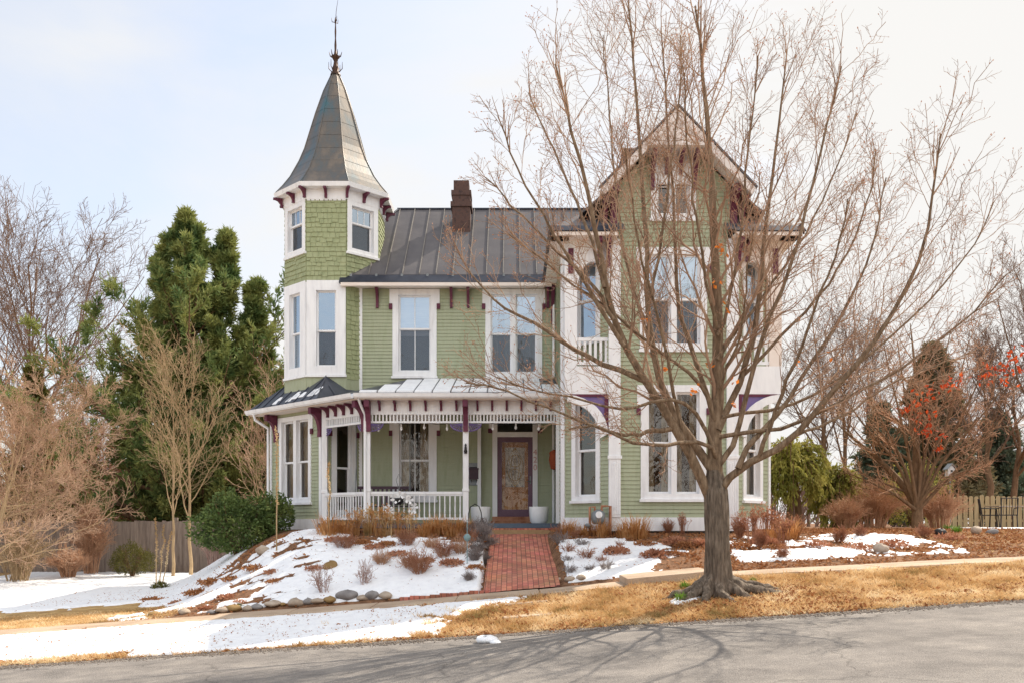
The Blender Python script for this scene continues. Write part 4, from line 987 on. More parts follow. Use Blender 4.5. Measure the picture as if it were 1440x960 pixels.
# the bare street tree, limb by limb
TB = np.array([3.31, 14.9, .0]); TB[2] = float(ground_z(TB[0], TB[1]))
px2m = 14.9/F_PX
LIMBS = [  # (pixels, depth drift, half width px at both ends)
 ([(1008,760),(1007,700),(1004,650),(1008,590),(1009,530),(1010,460),(1010,400),(1005,330),(1000,250),(994,160),(985,70),(978,10)], .3, 17, 1.6),
 ([(1003,712),(990,682),(967,634),(941,590),(926,559),(905,530),(890,510),(875,480),(862,442),(850,400),(838,330),(818,240),(795,150),(780,90)], -1.3, 15, 1.5),
 ([(1002,660),(978,625),(955,597),(935,560),(917,490),(910,430),(907,330),(903,250),(895,150),(888,60),(884,0)], .9, 12, 1.4),
 ([(1009,640),(1006,600),(1004,582),(991,545),(982,520),(965,470),(952,430),(950,370),(948,290),(940,200),(935,120),(930,40)], 1.3, 8, 1.2),
 ([(1003,590),(996,555),(980,530),(955,515),(925,492),(895,470),(862,440),(835,420),(800,395),(760,365),(715,330)], -1.2, 6, 1),
 ([(1009,650),(1000,618),(973,572),(939,558),(889,573),(858,573),(814,558),(780,556),(740,545),(700,530)], -1.8, 6, 1),
 ([(1010,650),(1004,628),(985,619),(954,621),(936,628),(905,624),(884,619),(850,603),(814,592),(780,577),(740,560),(700,545),(655,538)], -2.2, 6, 1),
 ([(950,602),(911,607),(884,611),(858,607),(835,598),(800,602)], -.8, 7, 1.4, -.23),
 ([(912,538),(880,522),(862,520),(830,502),(804,489),(771,467),(749,454),(712,436),(684,411),(660,382),(640,352)], .9, 8, 1, -.4),
 ([(878,486),(850,440),(820,395),(785,340),(750,280),(720,220),(702,165)], -.9, 6, 1, -.75),
 ([(865,450),(835,400),(800,370),(760,330),(720,290),(685,250)], .4, 5, 1, -.8),
 ([(851,405),(830,330),(800,260),(770,190),(742,130)], 1.4, 5, 1, -.9),
 ([(918,495),(900,430),(880,370),(868,300),(860,220),(855,130),(848,50)], 1.4, 5, 1, .3),
 ([(911,440),(925,370),(935,300),(945,220),(955,130),(958,50)], -.3, 5, 1, .4),
 ([(1010,605),(1022,580),(1030,564),(1045,527),(1060,467),(1067,422),(1072,360),(1078,290),(1090,210),(1100,140),(1108,70)], .8, 10, 1.2),
 ([(1010,655),(1038,616),(1040,577),(1055,535),(1070,490),(1082,442),(1095,415),(1107,392),(1125,330),(1145,250),(1165,170),(1185,95)], -.9, 8, 1.2),
 ([(1006,700),(1025,672),(1040,655),(1066,642),(1092,634),(1118,613),(1140,590),(1165,560),(1195,525),(1235,470),(1275,410),(1300,340),(1315,260),(1322,190)], -1.5, 11, 1.2),
 ([(1038,657),(1056,626),(1069,608),(1095,580),(1120,545),(1150,495),(1185,440),(1210,390),(1235,320),(1245,250)], .9, 8, 1, -.25),
 ([(1010,615),(1040,608),(1069,608),(1103,603),(1140,585),(1190,560),(1250,530),(1310,490),(1370,440),(1415,385)], -1.2, 6, 1),
 ([(1014,587),(1050,578),(1090,574),(1118,569),(1150,552),(1210,510),(1270,460),(1330,400),(1380,330),(1398,285)], 1.2, 5, 1),
 ([(1010,505),(1030,470),(1055,440),(1085,400),(1120,350),(1150,300),(1180,230),(1205,160)], 1.2, 5, 1),
 ([(1010,475),(1025,430),(1035,370),(1045,300),(1050,220),(1060,150),(1065,80)], -.8, 5, 1),
 ([(1046,527),(1080,490),(1120,450),(1165,400),(1200,340),(1225,270),(1232,210)], -.3, 5, 1, .2),
 ([(1010,465),(995,410),(985,350),(975,270),(965,180),(962,90)], -1.6, 5, 1),
 ([(1118,613),(1150,600),(1200,575),(1250,540),(1300,520),(1365,495)], 1., 4, 1, -.45),
 ([(1008,560),(1022,520),(1040,480),(1048,430),(1050,380),(1060,320)], -1.8, 4, 1),
 ([(967,634),(948,560),(938,500),(925,440),(905,380),(890,300),(878,210)], -2.2, 6, 1, -.1),
 ([(1066,642),(1085,590),(1105,540),(1130,480),(1150,420),(1180,350),(1195,280)], -2., 6, 1, -.3),
]
lst = []
for pts, dy, w0, w1, *y0 in LIMBS:
    n = len(pts); ys_ = [14.9+(y0[0] if y0 else 0)+dy*(i/(n-1))**1.2 for i in range(n)]
    k_w = .56 if w0 < 17 else .8
    lst.append(([P(px, py, y) for (px, py), y in zip(pts, ys_)], w0*px2m*k_w, w1*px2m*.8))
lp_, lr_ = stack(lst, 16)
rg = np.random.default_rng(11)
lp_ = lp_+rg.normal(size=lp_.shape)*.012
trunk = [TB+np.array(d) for d in ((0, 0, -.2), (0, 0, .05), (0, 0, .3), (-.01, 0, .8), (-.02, 0, 1.2), (-.03, 0, 1.55), (-.05, 0, 2.0))]
tk = resample(trunk, 20); tr = np.interp(np.linspace(0, 1, 20), [0, .1, .2, .35, .6, .85, 1], [.32, .28, .225, .198, .186, .180, .16])
roots = []
for ang, ln, r in ((-8, 1.35, .10), (15, .9, .08), (200, 1.0, .12), (170, 1.1, .10), (230, .8, .13), (265, .75, .12), (300, .8, .12), (335, 1.2, .11), (60, .8, .1), (120, .8, .1)):
    a = rad(ang); pts = []
    for q in np.linspace(0, 1, 8):
        rr = .12+ln*q; x, y = TB[0]+rr*math.cos(a+.35*q), TB[1]+rr*math.sin(a+.35*q)*.8
        pts.append((x, y, float(ground_z(x, y))+.22*(1-q)**2.6+.04*(1-q)-.05*q))
    roots.append((pts, r*1.25, .025))
rp, rr_ = stack([(p_, a_*.85, b_) for p_, a_, b_ in roots], 10)
def bulge(v, amp, s):                                # lumpy bark
    return v+amp*(np.stack([fbm(v[:, 2]*s+v[:, 0]*s*6, v[:, 1]*s*6, q) for q in (1, 2, 3)], 1)-.5)
tv = merge([tubes_np(tk[None], tr[None], 18), tubes_np(rp, rr_, 9)])
tv = (bulge(tv[0], .06, 1.6), tv[1])
limbs = tubes_np(lp_, lr_, 8)
plen = np.linalg.norm(np.diff(lp_, axis=1), axis=2).sum(1)
c1, r1 = [], []
for i in range(len(lp_)):
    a, b = grow(lp_[i:i+1], lr_[i:i+1], int(3+plen[i]*2.7), (20, 48), (.14, .33), k=8, trop=.2, rr=.32, tmin=.22, rng=rg, wob=.032, rmin=.0045); c1.append(a); r1.append(b)
c1, r1 = np.concatenate(c1), np.concatenate(r1)
tips, tr1 = grow(lp_, lr_, 5, (8, 28), (.12, .2), k=5, trop=.15, rr=.9, tmin=.85, rng=rg, wob=.02, rmin=.004)
c2, r2 = grow(c1, r1, 7, (24, 58), (.25, .5), k=5, trop=.12, rr=.6, tmin=.2, rng=rg, wob=.045, lmin=.15, rmin=.0028)
c2 = np.concatenate([c2, tips]); r2 = np.concatenate([r2, tr1])
c3, r3 = grow(c2, r2, 4, (28, 65), (.28, .55), k=3, trop=.08, rr=.7, tmin=.25, rng=rg, wob=.06, lmin=.07, rmin=.0021)
ends = np.concatenate([c3[:, -1], c2[:, -1]]); ed = unit(np.concatenate([c3[:, -1]-c3[:, -2], c2[:, -1]-c2[:, -2]]))
k_b = rg.random(len(ends)) < .45
bv = leaves_np(ends[k_b], ed[k_b], .034, .018, rg)
tk2, tr2 = resample(trunk, 90), np.interp(np.linspace(0, 1, 90), [0, .1, .2, .35, .6, .85, 1], [.31, .275, .222, .196, .184, .178, .11])
bt = tubes_np(tk2[None], tr2[None], 72); ai = np.tile(np.arange(72), 90)/72*2*np.pi; zi = bt[0][:, 2]
cen = np.repeat(tk2, 72, 0); nrm = unit((bt[0]-cen)*(1, 1, .2))
fur = np.abs(fbm(np.cos(ai)*7+zi*.5, np.sin(ai)*7+zi*.9, 301, 3)-.5)*2; fur2 = fbm(np.cos(ai)*1.6+zi*.6, np.sin(ai)*1.6+zi*.5, 305, 3)-.5; fur3 = np.abs(fbm(np.cos(ai)*16, np.sin(ai)*16+zi*3, 309, 2)-.5)*2
bv_ = bt[0]+nrm*(.05*np.sqrt(fur)-.03+.07*fur2+.014*fur3)[:, None]
rv_ = tubes_np(*[np.concatenate([q]) for q in stack([(p_, a_*.85, b_) for p_, a_, b_ in roots], 30)], 20)
rv_ = (bulge(bulge(rv_[0], .11, 1.3), .05, 5), rv_[1]); tv = merge([(bv_, bt[1]), rv_])
t = empty('street_tree', TB, 'big bare winter tree with spreading roots on the grass verge before the house', 'tree')
mesh_np('trunk', *tv, 'bark', t, True); mesh_np('limbs', *limbs, 'barklimb', t, True)
mesh_np('crown', *merge([tubes_np(c1, r1, 5), tubes_np(c2, r2, 4), tubes_np(c3, r3, 3)]), 'twig', t, True)
mesh_np('buds', *bv, 'rust', t)
dl = [(1012,345),(1018,352),(1005,402),(1014,400),(1022,436),(970,551),(978,548),(1030,565),(1028,538),(910,447),(1122,512),(1165,500),(868,612),(940,520),(1000,515)]
lc, ld = [], []
for px, py in dl:
    p = P(px, py, 14.75)
    for j in range(4): lc.append(p+rg.normal(size=3)*.035); ld.append(rg.normal(size=3))
mesh_np('dead_leaves', *leaves_np(np.array(lc), np.array(ld), .09, .06, rg), 'orangeleaf', t)

def bare(name, base, h, label, seed, mat='twigfar', tmat='barkdark', r=.2, spread=.5, first=.25, nl=12, n1=8, n2=7, n3=4, stems=1, trop=.35, ang=(25, 50), lean=.1, group=None, rmin=.006, lr=(.35, .6), extra=None, side3=3):
    rg = np.random.default_rng(seed); base = np.asarray(base, float); ls = []
    for s in range(stems):
        a = rg.uniform(0, 6.28); d = np.array([math.cos(a), math.sin(a), 0])*(spread*.35 if stems > 1 else lean)
        o = base+d*.12*(stems > 1)*h*.2; hh = h*(rg.uniform(.8, 1) if stems > 1 else 1)
        ls.append(([o+(0, 0, -.1), o+d*hh*.12+(0, 0, hh*.25), o+d*hh*.35+(0, 0, hh*.55), o+d*hh*.55+rg.normal(size=3)*hh*.03+(0, 0, hh)], r/(stems**.5), max(rmin, r*.06)))
    p0, q0 = stack(ls, 12)
    p0[:, 1:] += rg.normal(size=p0[:, 1:].shape)*h*.004
    p1, q1 = grow(p0, q0, nl, ang, lr, k=8, trop=trop, rr=.55, tmin=first, rng=rg, wob=.03, rmin=rmin*1.6)
    p2, q2 = grow(p1, q1, n1, (22, 55), (.3, .55), k=6, trop=trop*.8, rr=.55, tmin=.2, rng=rg, wob=.04, rmin=rmin*1.2)
    p3, q3 = grow(p2, q2, n2, (25, 60), (.3, .55), k=4, trop=trop*.5, rr=.6, tmin=.2, rng=rg, wob=.05, rmin=rmin)
    cr = [tubes_np(p2, q2, 4), tubes_np(p3, q3, 3)]
    if n3:
        p4, q4 = grow(p3, q3, n3, (25, 65), (.35, .6), k=3, trop=.1, rr=.7, tmin=.2, rng=rg, wob=.06, rmin=rmin*.8, lmin=.1); cr.append(tubes_np(p4, q4, 3))
    t = empty(name, base, label, 'tree', group)
    mesh_np('trunk', *merge([tubes_np(p0, q0, 9), tubes_np(p1, q1, 5)]), tmat, t, True)
    mesh_np('crown', *merge(cr), mat, t, True)
    if extra: extra(t, p2, p3, rg)
    return t
def conifer(name, base, h, w, label, seed, mat, n=150, elev=(20, 45), leaders=1, ln=.26, wd=.075, nsub=13, nleaf=13, droop=.0, power=.75, low=.04, group=None, sub=(.2, .38), curl=.10):
    rg = np.random.default_rng(seed); base = np.asarray(base, float)
    paths, rads, tips, br, bw = [], [], [], [], []
    lead = [(np.zeros(3), 1.)]
    if leaders > 1:
        lead += [(np.array([[0, .07, -.05, .13][j+1]*w, rg.uniform(-.3, .3), 0]), [0, .95, .9, .8][j+1]) for j in range(leaders-1)]
    for off, hs in lead:
        tp = [base, base+off*.7+(0, 0, h*.3), base+off+(0, 0, h*.6*hs), base+off*1.15+(0, 0, h*hs)]
        tp = resample(tp, 14); paths.append(tp); rads.append(np.linspace(h*.016, .02, 14))
        m = n//len(lead)
        for i in range(m):
            q = low+(1-low)*((i+rg.random())/m)**(1.35 if leaders > 1 else 1); p = tp[min(13, int(q*13))]*(1-(q*13) % 1)+tp[min(13, int(q*13)+1)]*((q*13) % 1)
            L = w*.5*max(.035, (1-q)**power)*rg.uniform(.62, 1.16)*(1 if off[0] == 0 else .5); a = rg.uniform(0, 6.28)
            e = rad(rg.uniform(*elev)+25*q); d = np.array([math.cos(a)*math.cos(e), math.sin(a)*math.cos(e), math.sin(e)])
            br.append(resample([p, p+d*L*.5+(0, 0, -droop*L*.2), p+d*L+(0, 0, curl*L-droop*L)], 8)); bw.append(np.linspace(.03+.01*L, .008, 8))
    br, bw = np.stack(br), np.stack(bw)
    if leaders > 1:
        sb, sw = grow(br, bw, 6, (24, 50), (.15, .3), k=8, trop=.3, rr=.5, tmin=.15, rng=rg, wob=.04, lmin=.12); br, bw = np.concatenate([br, sb]), np.concatenate([bw, sw])
    sp, sr = grow(br, bw, nsub, (22, 55), sub, k=4, trop=.18-droop*.7, rr=.5, tmin=.18, rng=rg, wob=.06, lmin=.2 if leaders > 1 else .25)
    sp2, sr2 = grow(sp, sr, 3, (25, 50), (.4, .6), k=3, trop=.1-droop*.6, rr=.5, tmin=.2, rng=rg, wob=.06, lmin=.15)
    c, d = along(sp, nleaf, rg, .05); c2_, d2_ = along(sp2, max(3, nleaf//2), rg, .0)
    c, d = np.concatenate([c, c2_]), np.concatenate([d, d2_])
    d = unit(d+rg.normal(size=d.shape)*.5+np.array([0, 0, .15-droop]))
    k = len(c)
    t = empty(name, base, label, 'tree', group)
    mesh_np('trunk', *merge([tubes_np(np.stack(paths), np.stack(rads), 7), tubes_np(br, bw, 4), tubes_np(sp, sr*.6, 3)]), 'barkdark', t, True)
    mesh_np('crown', *leaves_np(c, d, ln*rg.uniform(.6, 1.3, k), wd*rg.uniform(.7, 1.3, k), rg), mat, t)
    return t

conifer('conifer_tree', at(264, 37.5), 14.1, 18., 'tall feathery green conifer with several tips left of the turret', 21, 'needle', n=270, leaders=4, elev=(10, 36), ln=.24, wd=.055, nsub=14, nleaf=6, power=1.05, sub=(.1, .2), curl=.24)
b = at(52, 58)
bare('bare_tree', b, 15.8, 'tall bare grey tree rising far behind the pink shrub tree at the left', 31, r=.34, nl=15, first=.22, n1=9, n2=8, n3=4, rmin=.011, trop=.4, lr=(.45, .7))
bare('bare_tree', at(-40, 60), 16.5, 'tall bare tree cut by the left edge of the photo', 32, r=.3, nl=12, first=.25, n1=8, n2=7, n3=3, rmin=.011, trop=.4, lr=(.4, .6))
bare('bare_tree', at(125, 66), 10.5, 'slender bare tree behind the left edge of the tall conifer', 33, r=.2, nl=12, first=.2, n1=8, n2=7, n3=3, rmin=.011, trop=.4)
conifer('conifer_tree', at(45, 47), 9.4, 5.2, 'olive brown evergreen half hidden behind the pink twigs at the left', 22, 'olive', n=120, ln=.28, wd=.09, nsub=9, nleaf=10)
bare('bushy_tree', at(28, 29.5), 5.9, 'dense pinkish twiggy tree leaning over the left end of the wooden fence', 34, mat='twigpink', tmat='twigpale', r=.14, stems=5, spread=1.0, nl=9, first=.12, n1=8, n2=7, n3=3, trop=.12, ang=(35, 75), rmin=.005, lr=(.4, .65))
bare('bushy_tree', at(-25, 27), 5.0, 'spreading pale twiggy tree at the left edge of the photo', 35, mat='twigpink', tmat='twigpale', r=.12, stems=4, spread=1.1, nl=8, first=.1, n1=7, n2=7, n3=4, trop=.08, ang=(40, 80), rmin=.005, lr=(.4, .65))
bare('young_tree', at(243, 30.5), 6.1, 'left one of the two slender pale young trees before the tall conifer', 36, mat='twigpale', tmat='twigpale', r=.06, nl=13, first=.3, n1=6, n2=5, n3=2, trop=.35, rmin=.005, lean=.03, lr=(.3, .5))
bare('young_tree', at(268, 31), 6.6, 'slender pale young tree nearer the round green shrub, right one of the pair', 37, mat='twigpale', tmat='twigpale', r=.07, nl=13, first=.28, n1=6, n2=5, n3=2, trop=.35, rmin=.005, lean=.02, lr=(.3, .5))
bare('bare_shrub', at(372, 31), 4.5, 'pale bare shrub between the young trees and the turret bay', 38, mat='twigpink', tmat='twigpale', r=.05, stems=3, nl=8, first=.2, n1=6, n2=5, n3=2, rmin=.005)
# right hand side
def red(t, p2, p3, rg):
    c, d = [], []
    spots = [(1275,572,.32),(1288,590,.28),(1300,560,.3),(1312,548,.28),(1296,605,.25),(1330,540,.25),(1345,535,.22),(1352,533,.2),(1270,578,.22),(1308,585,.2),(1305,600,.22),(1325,612,.14),(1380,530,.16),(1390,522,.18),(1318,630,.16)]
    for px, py, r in spots:
        p = P(px, py, 25.6+rg.uniform(-.6, .6)); n = int(120*r)
        n = int(n*.42); c += [p+rg.normal(size=3)*r*.4 for _ in range(n)]; d += [rg.normal(size=3)-np.array([0, 0, .6]) for _ in range(n)]
    mesh_np('red_leaves', *leaves_np(np.array(c), np.array(d), .16, .09, rg), 'redleaf', t)
ob = at(1291, 25.8); rg = np.random.default_rng(41); lst = []
for pts in ([(1291,745),(1288,705),(1262,672),(1230,640),(1195,612),(1172,590)], [(1289,715),(1270,650),(1245,600),(1220,555),(1203,515)], [(1289,710),(1278,640),(1265,580),(1250,520),(1243,485)], [(1290,745),(1290,700),(1288,640),(1290,570),(1285,500),(1280,455)], [(1291,710),(1300,640),(1315,580),(1325,520),(1337,465)], [(1291,712),(1312,655),(1345,600),(1370,550),(1387,505)], [(1292,716),(1325,680),(1365,640),(1400,600),(1424,570)], [(1288,716),(1255,692),(1225,678),(1192,664)], [(1292,714),(1318,660),(1340,630),(1380,585),(1408,548)], [(1290,712),(1296,650),(1280,600),(1270,540),(1262,480)], [(1291,712),(1308,640),(1335,590),(1350,530),(1362,480)], [(1289,712),(1262,650),(1225,610),(1195,570),(1180,545)], [(1290,712),(1305,690),(1340,668),(1375,655)]):
    dy = rg.uniform(-1.6, 1.6); n = len(pts); lst.append(([P(px, py, 25.8+dy*(i/(n-1))**1.3) for i, (px, py) in enumerate(pts)], .06 if pts[0][1] < 745 else .17, .012))
p0, q0 = stack(lst, 12); p1, q1 = grow(p0, q0, 10, (22, 52), (.18, .36), k=6, trop=.15, rr=.5, tmin=.25, rng=rg, wob=.03, rmin=.007); p2, q2 = grow(p1, q1, 6, (25, 60), (.3, .6), k=4, trop=.1, rr=.6, tmin=.15, rng=rg, wob=.05, rmin=.005, lmin=.2); p3, q3 = grow(p2, q2, 4, (25, 60), (.35, .6), k=3, trop=.08, rr=.7, tmin=.2, rng=rg, wob=.06, rmin=.004, lmin=.12)
t = empty('ornamental_tree', ob, 'vase shaped bare tree holding a few bright red leaves, right of the house', 'tree')
mesh_np('trunk', *merge([tubes_np(p0, q0, 8), tubes_np(p1, q1, 5)]), 'barkdark', t, True); mesh_np('crown', *merge([tubes_np(p2, q2, 4), tubes_np(p3, q3, 3)]), 'brushtan', t, True); red(t, p2, p3, rg)
def red2(t, p2, p3, rg):
    c, d = [], []
    for px, py, r in [(1400,520,.3),(1412,512,.25),(1425,508,.3),(1435,515,.3),(1422,530,.3),(1438,500,.25),(1385,515,.15),(1408,535,.2),(1395,528,.2),(1445,490,.3)]:
        p = P(px, py, 30+rg.uniform(-.5, .5)); n = int(40*r)
        c += [p+rg.normal(size=3)*r*.6 for _ in range(n)]; d += [rg.normal(size=3)-np.array([0, 0, .6]) for _ in range(n)]
    mesh_np('red_leaves', *leaves_np(np.array(c), np.array(d), .17, .1, rg), 'redleaf', t)
bare('ornamental_tree', at(1452, 30), 7, 'taller bare tree with dark red leaves at the right edge of the photo', 42, mat='twigfar', r=.16, nl=12, first=.25, n1=7, n2=6, n3=3, rmin=.005, extra=red2)
conifer('spruce_tree', at(1312, 46), 8.8, 5.6, 'brownish spruce behind the tree with red leaves', 43, 'needlebrown', n=170, elev=(-5, 20), droop=.1, ln=.3, wd=.1, nsub=10, nleaf=10)
conifer('spruce_tree', at(1400, 52), 6.2, 5.4, 'low dark evergreen above the pale picket fence at the right', 44, 'needledark', n=120, elev=(0, 25), ln=.3, wd=.11, nsub=9, nleaf=9)
conifer('spruce_tree', at(1240, 44), 5.5, 3.6, 'small blue green spruce behind the brown twiggy shrub', 45, 'needledark', n=90, elev=(0, 25), ln=.26, wd=.1, nsub=8, nleaf=9)
for i, (px, Y, h, lab) in enumerate([(1158, 48, 9, 'bare tree with a straight grey trunk, directly right of the house'), (1184, 52, 10, 'bare tall tree second to the right of the house, beyond the weeping evergreen'), (1222, 56, 10, 'bare tall tree standing behind the two trunks right of the house'), (1350, 60, 9.5, 'bare grey tree far behind the dark spruce'), (1392, 40, 6.5, 'bare tree with a leaning trunk behind the picket fence'), (1424, 42, 7, 'bare tree with a bowed trunk behind the garden table')]):
    bare('bare_tree', at(px, Y), h, lab, 50+i, r=.2, nl=13, first=.28, n1=8, n2=7, n3=3, rmin=.008, trop=.32, lean=.12 if i > 3 else .04, lr=(.35, .6))
# weeping evergreens
def weeping(base, h, w, label, seed, skirt):
    rg = np.random.default_rng(seed); base = np.asarray(base, float); n = 62
    a = rg.uniform(0, 6.28, n); L = w*.5*rg.uniform(.45, 1.05, n); z0 = h*rg.uniform(.62, .93, n)
    br = np.stack([resample([base+(0, 0, z0[i]*.8), base+np.array([math.cos(a[i])*L[i]*.5, math.sin(a[i])*L[i]*.5, z0[i]+.12*h]), base+np.array([math.cos(a[i])*L[i]*.9, math.sin(a[i])*L[i]*.9, z0[i]]), base+np.array([math.cos(a[i])*L[i], math.sin(a[i])*L[i], z0[i]-h*skirt*rg.uniform(.3, 1)])], 9) for i in range(n)])
    bw = np.broadcast_to(np.linspace(.022, .006, 9), (n, 9))
    sp, sr = grow(br, bw, 14, (20, 60), (.18, .32), k=4, trop=-.5, rr=.5, tmin=.25, rng=rg, wob=.05, lmin=.2)
    c, d = along(sp, 18, rg, .0); d = unit(d+rg.normal(size=d.shape)*.4+np.array([0, 0, -.5]))
    t = empty('weeping_evergreen', base, label, 'tree')
    tk = np.stack([resample([base+(-.1, 0, -.1), base+(-.05, 0, h*.3), base+(.05, 0, h*.6), base+(0, 0, h*.85)], 8), resample([base+(.25, .1, -.1), base+(.2, .1, h*.3), base+(.1, 0, h*.55), base+(0, 0, h*.8)], 8)])
    mesh_np('trunk', *merge([tubes_np(tk, np.broadcast_to(np.linspace(.13, .05, 8), (2, 8)), 8), tubes_np(br, bw, 4)]), 'barkdark', t, True)
    mesh_np('crown', *leaves_np(c, d, .13*rg.uniform(.6, 1.3, len(c)), .045, rg), 'needleyellow', t)
weeping(at(1114, 27.5), 2.55, 2.0, 'weeping yellow green evergreen with a reddish trunk beside the house', 61, .36)
weeping(at(1178, 28.5), 1.85, 1.5, 'smaller weeping evergreen mound right of the larger one', 62, .6)

# ------------------------------------------------------------------ shrubs
def leafy(name, base, sx, sy, h, label, seed, mat, n=9000, ln=.06, wd=.035, lumps=7, z0=.08):
    rg = np.random.default_rng(seed); base = np.asarray(base, float)
    k = rg.normal(size=(n, 3)); k = unit(k)*(rg.random((n, 1))**.28)
    k[:, 2] = np.abs(k[:, 2]*1.0)*.5*np.sign(k[:, 2])+.5
    k[:, :2] *= (1+.45*np.clip(.5-k[:, 2:3], 0, .5)*2)
    amp = 1+.85*(fbm(k[:, 0]*2.6+seed, k[:, 1]*2.6+k[:, 2]*3, seed)-.5)
    gap = fbm(k[:, 0]*4+seed*3, k[:, 1]*4+k[:, 2]*5, seed+9) < .60; k, amp = k[gap], amp[gap]; n = len(k)
    c = base+np.stack([k[:, 0]*sx*amp, k[:, 1]*sy*amp, z0+(h-z0)*k[:, 2]*amp], 1)
    d = unit(c-(base+(0, 0, h*.4)))+rg.normal(size=(n, 3))*.7
    m = 26; a = rg.uniform(0, 6.28, m)
    st = np.stack([resample([base+(0, 0, -.05), base+np.array([math.cos(q)*sx*.3, math.sin(q)*sy*.3, h*.4]), base+np.array([math.cos(q)*sx*rg.uniform(.3, .8), math.sin(q)*sy*rg.uniform(.3, .8), h*rg.uniform(.6, .95)])], 6) for q in a])
    t = empty(name, base, label, 'shrub')
    mesh_np('stems', *tubes_np(st, np.broadcast_to(np.linspace(.02, .006, 6), (m, 6)), 5), 'barkdark', t, True)
    mesh_np('foliage', *leaves_np(c, d, ln*rg.uniform(.6, 1.3, n), wd*rg.uniform(.7, 1.2, n), rg), mat, t)
leafy('evergreen_shrub', at(332, 25.2), 1.1, .9, 1.6, 'large round dark green shrub left of the turret bay', 71, 'hedge', 11000, .10, .055)
leafy('evergreen_shrub', at(384, 25.6), .5, .5, 1.1, 'low dark green shrub tucked under the corner of the turret bay', 72, 'hedge', 5000, .085, .05)
leafy('boxwood', at(186, 30.5), .68, .6, 1.08, 'small ball shaped olive boxwood in front of the wooden fence', 73, 'olive', 9000, .05, .03)
leafy('boxwood', at(1284, 30.5), 1.2, .8, 2.0, 'yellow green shrub peeping over the brown twiggy shrub', 74, 'needleyellow', 8000, .07, .04)
leafy('evergreen_shrub', at(52, 36), 1.3, 1., 3.2, 'yellow green bush rising behind the fence at the left', 75, 'olive', 9000, .1, .06)
leafy('evergreen_shrub', at(90, 37), 1.1, 1., 3.3, 'olive bush beside the yellow green one behind the left fence', 76, 'needleyellow', 7000, .1, .06)
def twiggy(name, base, w, h, label, seed, mat, n=60, r=.012, n1=7, n2=5, lean=.7, group=None, cat='shrub'):
    rg = np.random.default_rng(seed); base = np.asarray(base, float)
    a = rg.uniform(0, 6.28, n); q = rg.random(n)**.6
    st = np.stack([resample([base+np.array([math.cos(a[i])*w*.12, math.sin(a[i])*w*.12, -.05]), base+np.array([math.cos(a[i])*w*.25*q[i], math.sin(a[i])*w*.25*q[i], h*.45]), base+np.array([math.cos(a[i])*w*.5*q[i], math.sin(a[i])*w*.5*q[i], h*(1-.45*q[i]**2)*rg.uniform(.75, 1.05)])], 6) for i in range(n)])
    sr = np.broadcast_to(np.linspace(r, r*.35, 6), (n, 6))
    p1, q1 = grow(st, sr, n1, (20, 55), (.2, .4), k=4, trop=.2, rr=.6, tmin=.25, rng=rg, wob=.04, rmin=r*.35)
    p2, q2 = grow(p1, q1, n2, (20, 60), (.3, .6), k=3, trop=.15, rr=.7, tmin=.2, rng=rg, wob=.05, rmin=r*.3, lmin=.06)
    t = empty(name, base, label, cat, group)
    mesh_np('stems', *tubes_np(st, sr, 4), mat, t, True); mesh_np('twigs', *merge([tubes_np(p1, q1, 3), tubes_np(p2, q2, 3)]), mat, t, True)
    return t
twiggy('bare_shrub', at(1228, 27.5), 2.5, 1.35, 'broad reddish brown twiggy shrub left of the tree with red leaves', 81, 'brushtan', 100, n1=8, n2=5)
twiggy('bare_shrub', at(1322, 28), 1.9, 1.25, 'reddish brown twiggy shrub in front of the pale picket fence', 82, 'brushtan', 80, n1=8, n2=5)
twiggy('bare_shrub', at(1190, 26.5), 1.5, .9, 'low brown twiggy shrub under the smaller weeping evergreen', 83, 'brushtan', 70, n1=8, n2=5)
twiggy('bare_shrub', at(128, 31.8), 1.7, 2.4, 'reddish brown bare shrub against the wooden fence, left of the boxwood', 84, 'brushtan', 60, n1=8, n2=6)
twiggy('bare_shrub', at(96, 30.2), 1.5, 1.0, 'low rusty twig mound in front of the wooden fence', 85, 'brushtan', 80, n1=8, n2=5)
twiggy('bare_shrub', at(25, 29), 2.2, 1.6, 'pale bare bramble at the left end of the fence', 86, 'twigpale', 60, n1=8, n2=5)
twiggy('bare_shrub', at(300, 28), 1.1, 1.3, 'thin pinkish bare shrub before the large green shrub', 87, 'pinktwig', 22, n1=5, n2=4)
bare('bare_shrub', at(112, 40), 5.0, 'orange brown bare shrub glowing beyond the left fence', 88, mat='rust', tmat='rust', r=.06, stems=6, spread=1.2, nl=8, first=.1, n1=7, n2=7, n3=3, rmin=.007)
bare('bare_shrub', at(215, 39), 4.2, 'orange brown bare shrub behind the fence below the conifer', 89, mat='rust', tmat='rust', r=.05, stems=6, spread=1.2, nl=8, first=.1, n1=7, n2=7, n3=3, rmin=.007)
# far woods: one mass
rg = np.random.default_rng(90); n = 260
x = np.r_[rg.uniform(-75, -14, n//2), rg.uniform(14, 75, n//2)]; y = rg.uniform(80, 120, n); h = rg.uniform(5, 8.5, n)
tkp = np.stack([resample([(x[i], y[i], 0), (x[i]+rg.normal()*.3, y[i], h[i]*.5), (x[i]+rg.normal()*.5, y[i], h[i])], 6) for i in range(n)]); tkr = np.broadcast_to(np.linspace(.2, .04, 6), (n, 6))
p1, q1 = grow(tkp, tkr, 12, (20, 55), (.3, .5), k=4, trop=.3, tmin=.1, rng=rg, rmin=.03); p2, q2 = grow(p1, q1, 8, (20, 60), (.3, .6), k=3, trop=.2, tmin=.15, rng=rg, rmin=.022)
nb = 70; xb = rg.uniform(-45, 45, nb); yb = rg.uniform(-42, -22, nb); hb_ = rg.uniform(8, 13, nb)   # the trees across the street, which the panes reflect
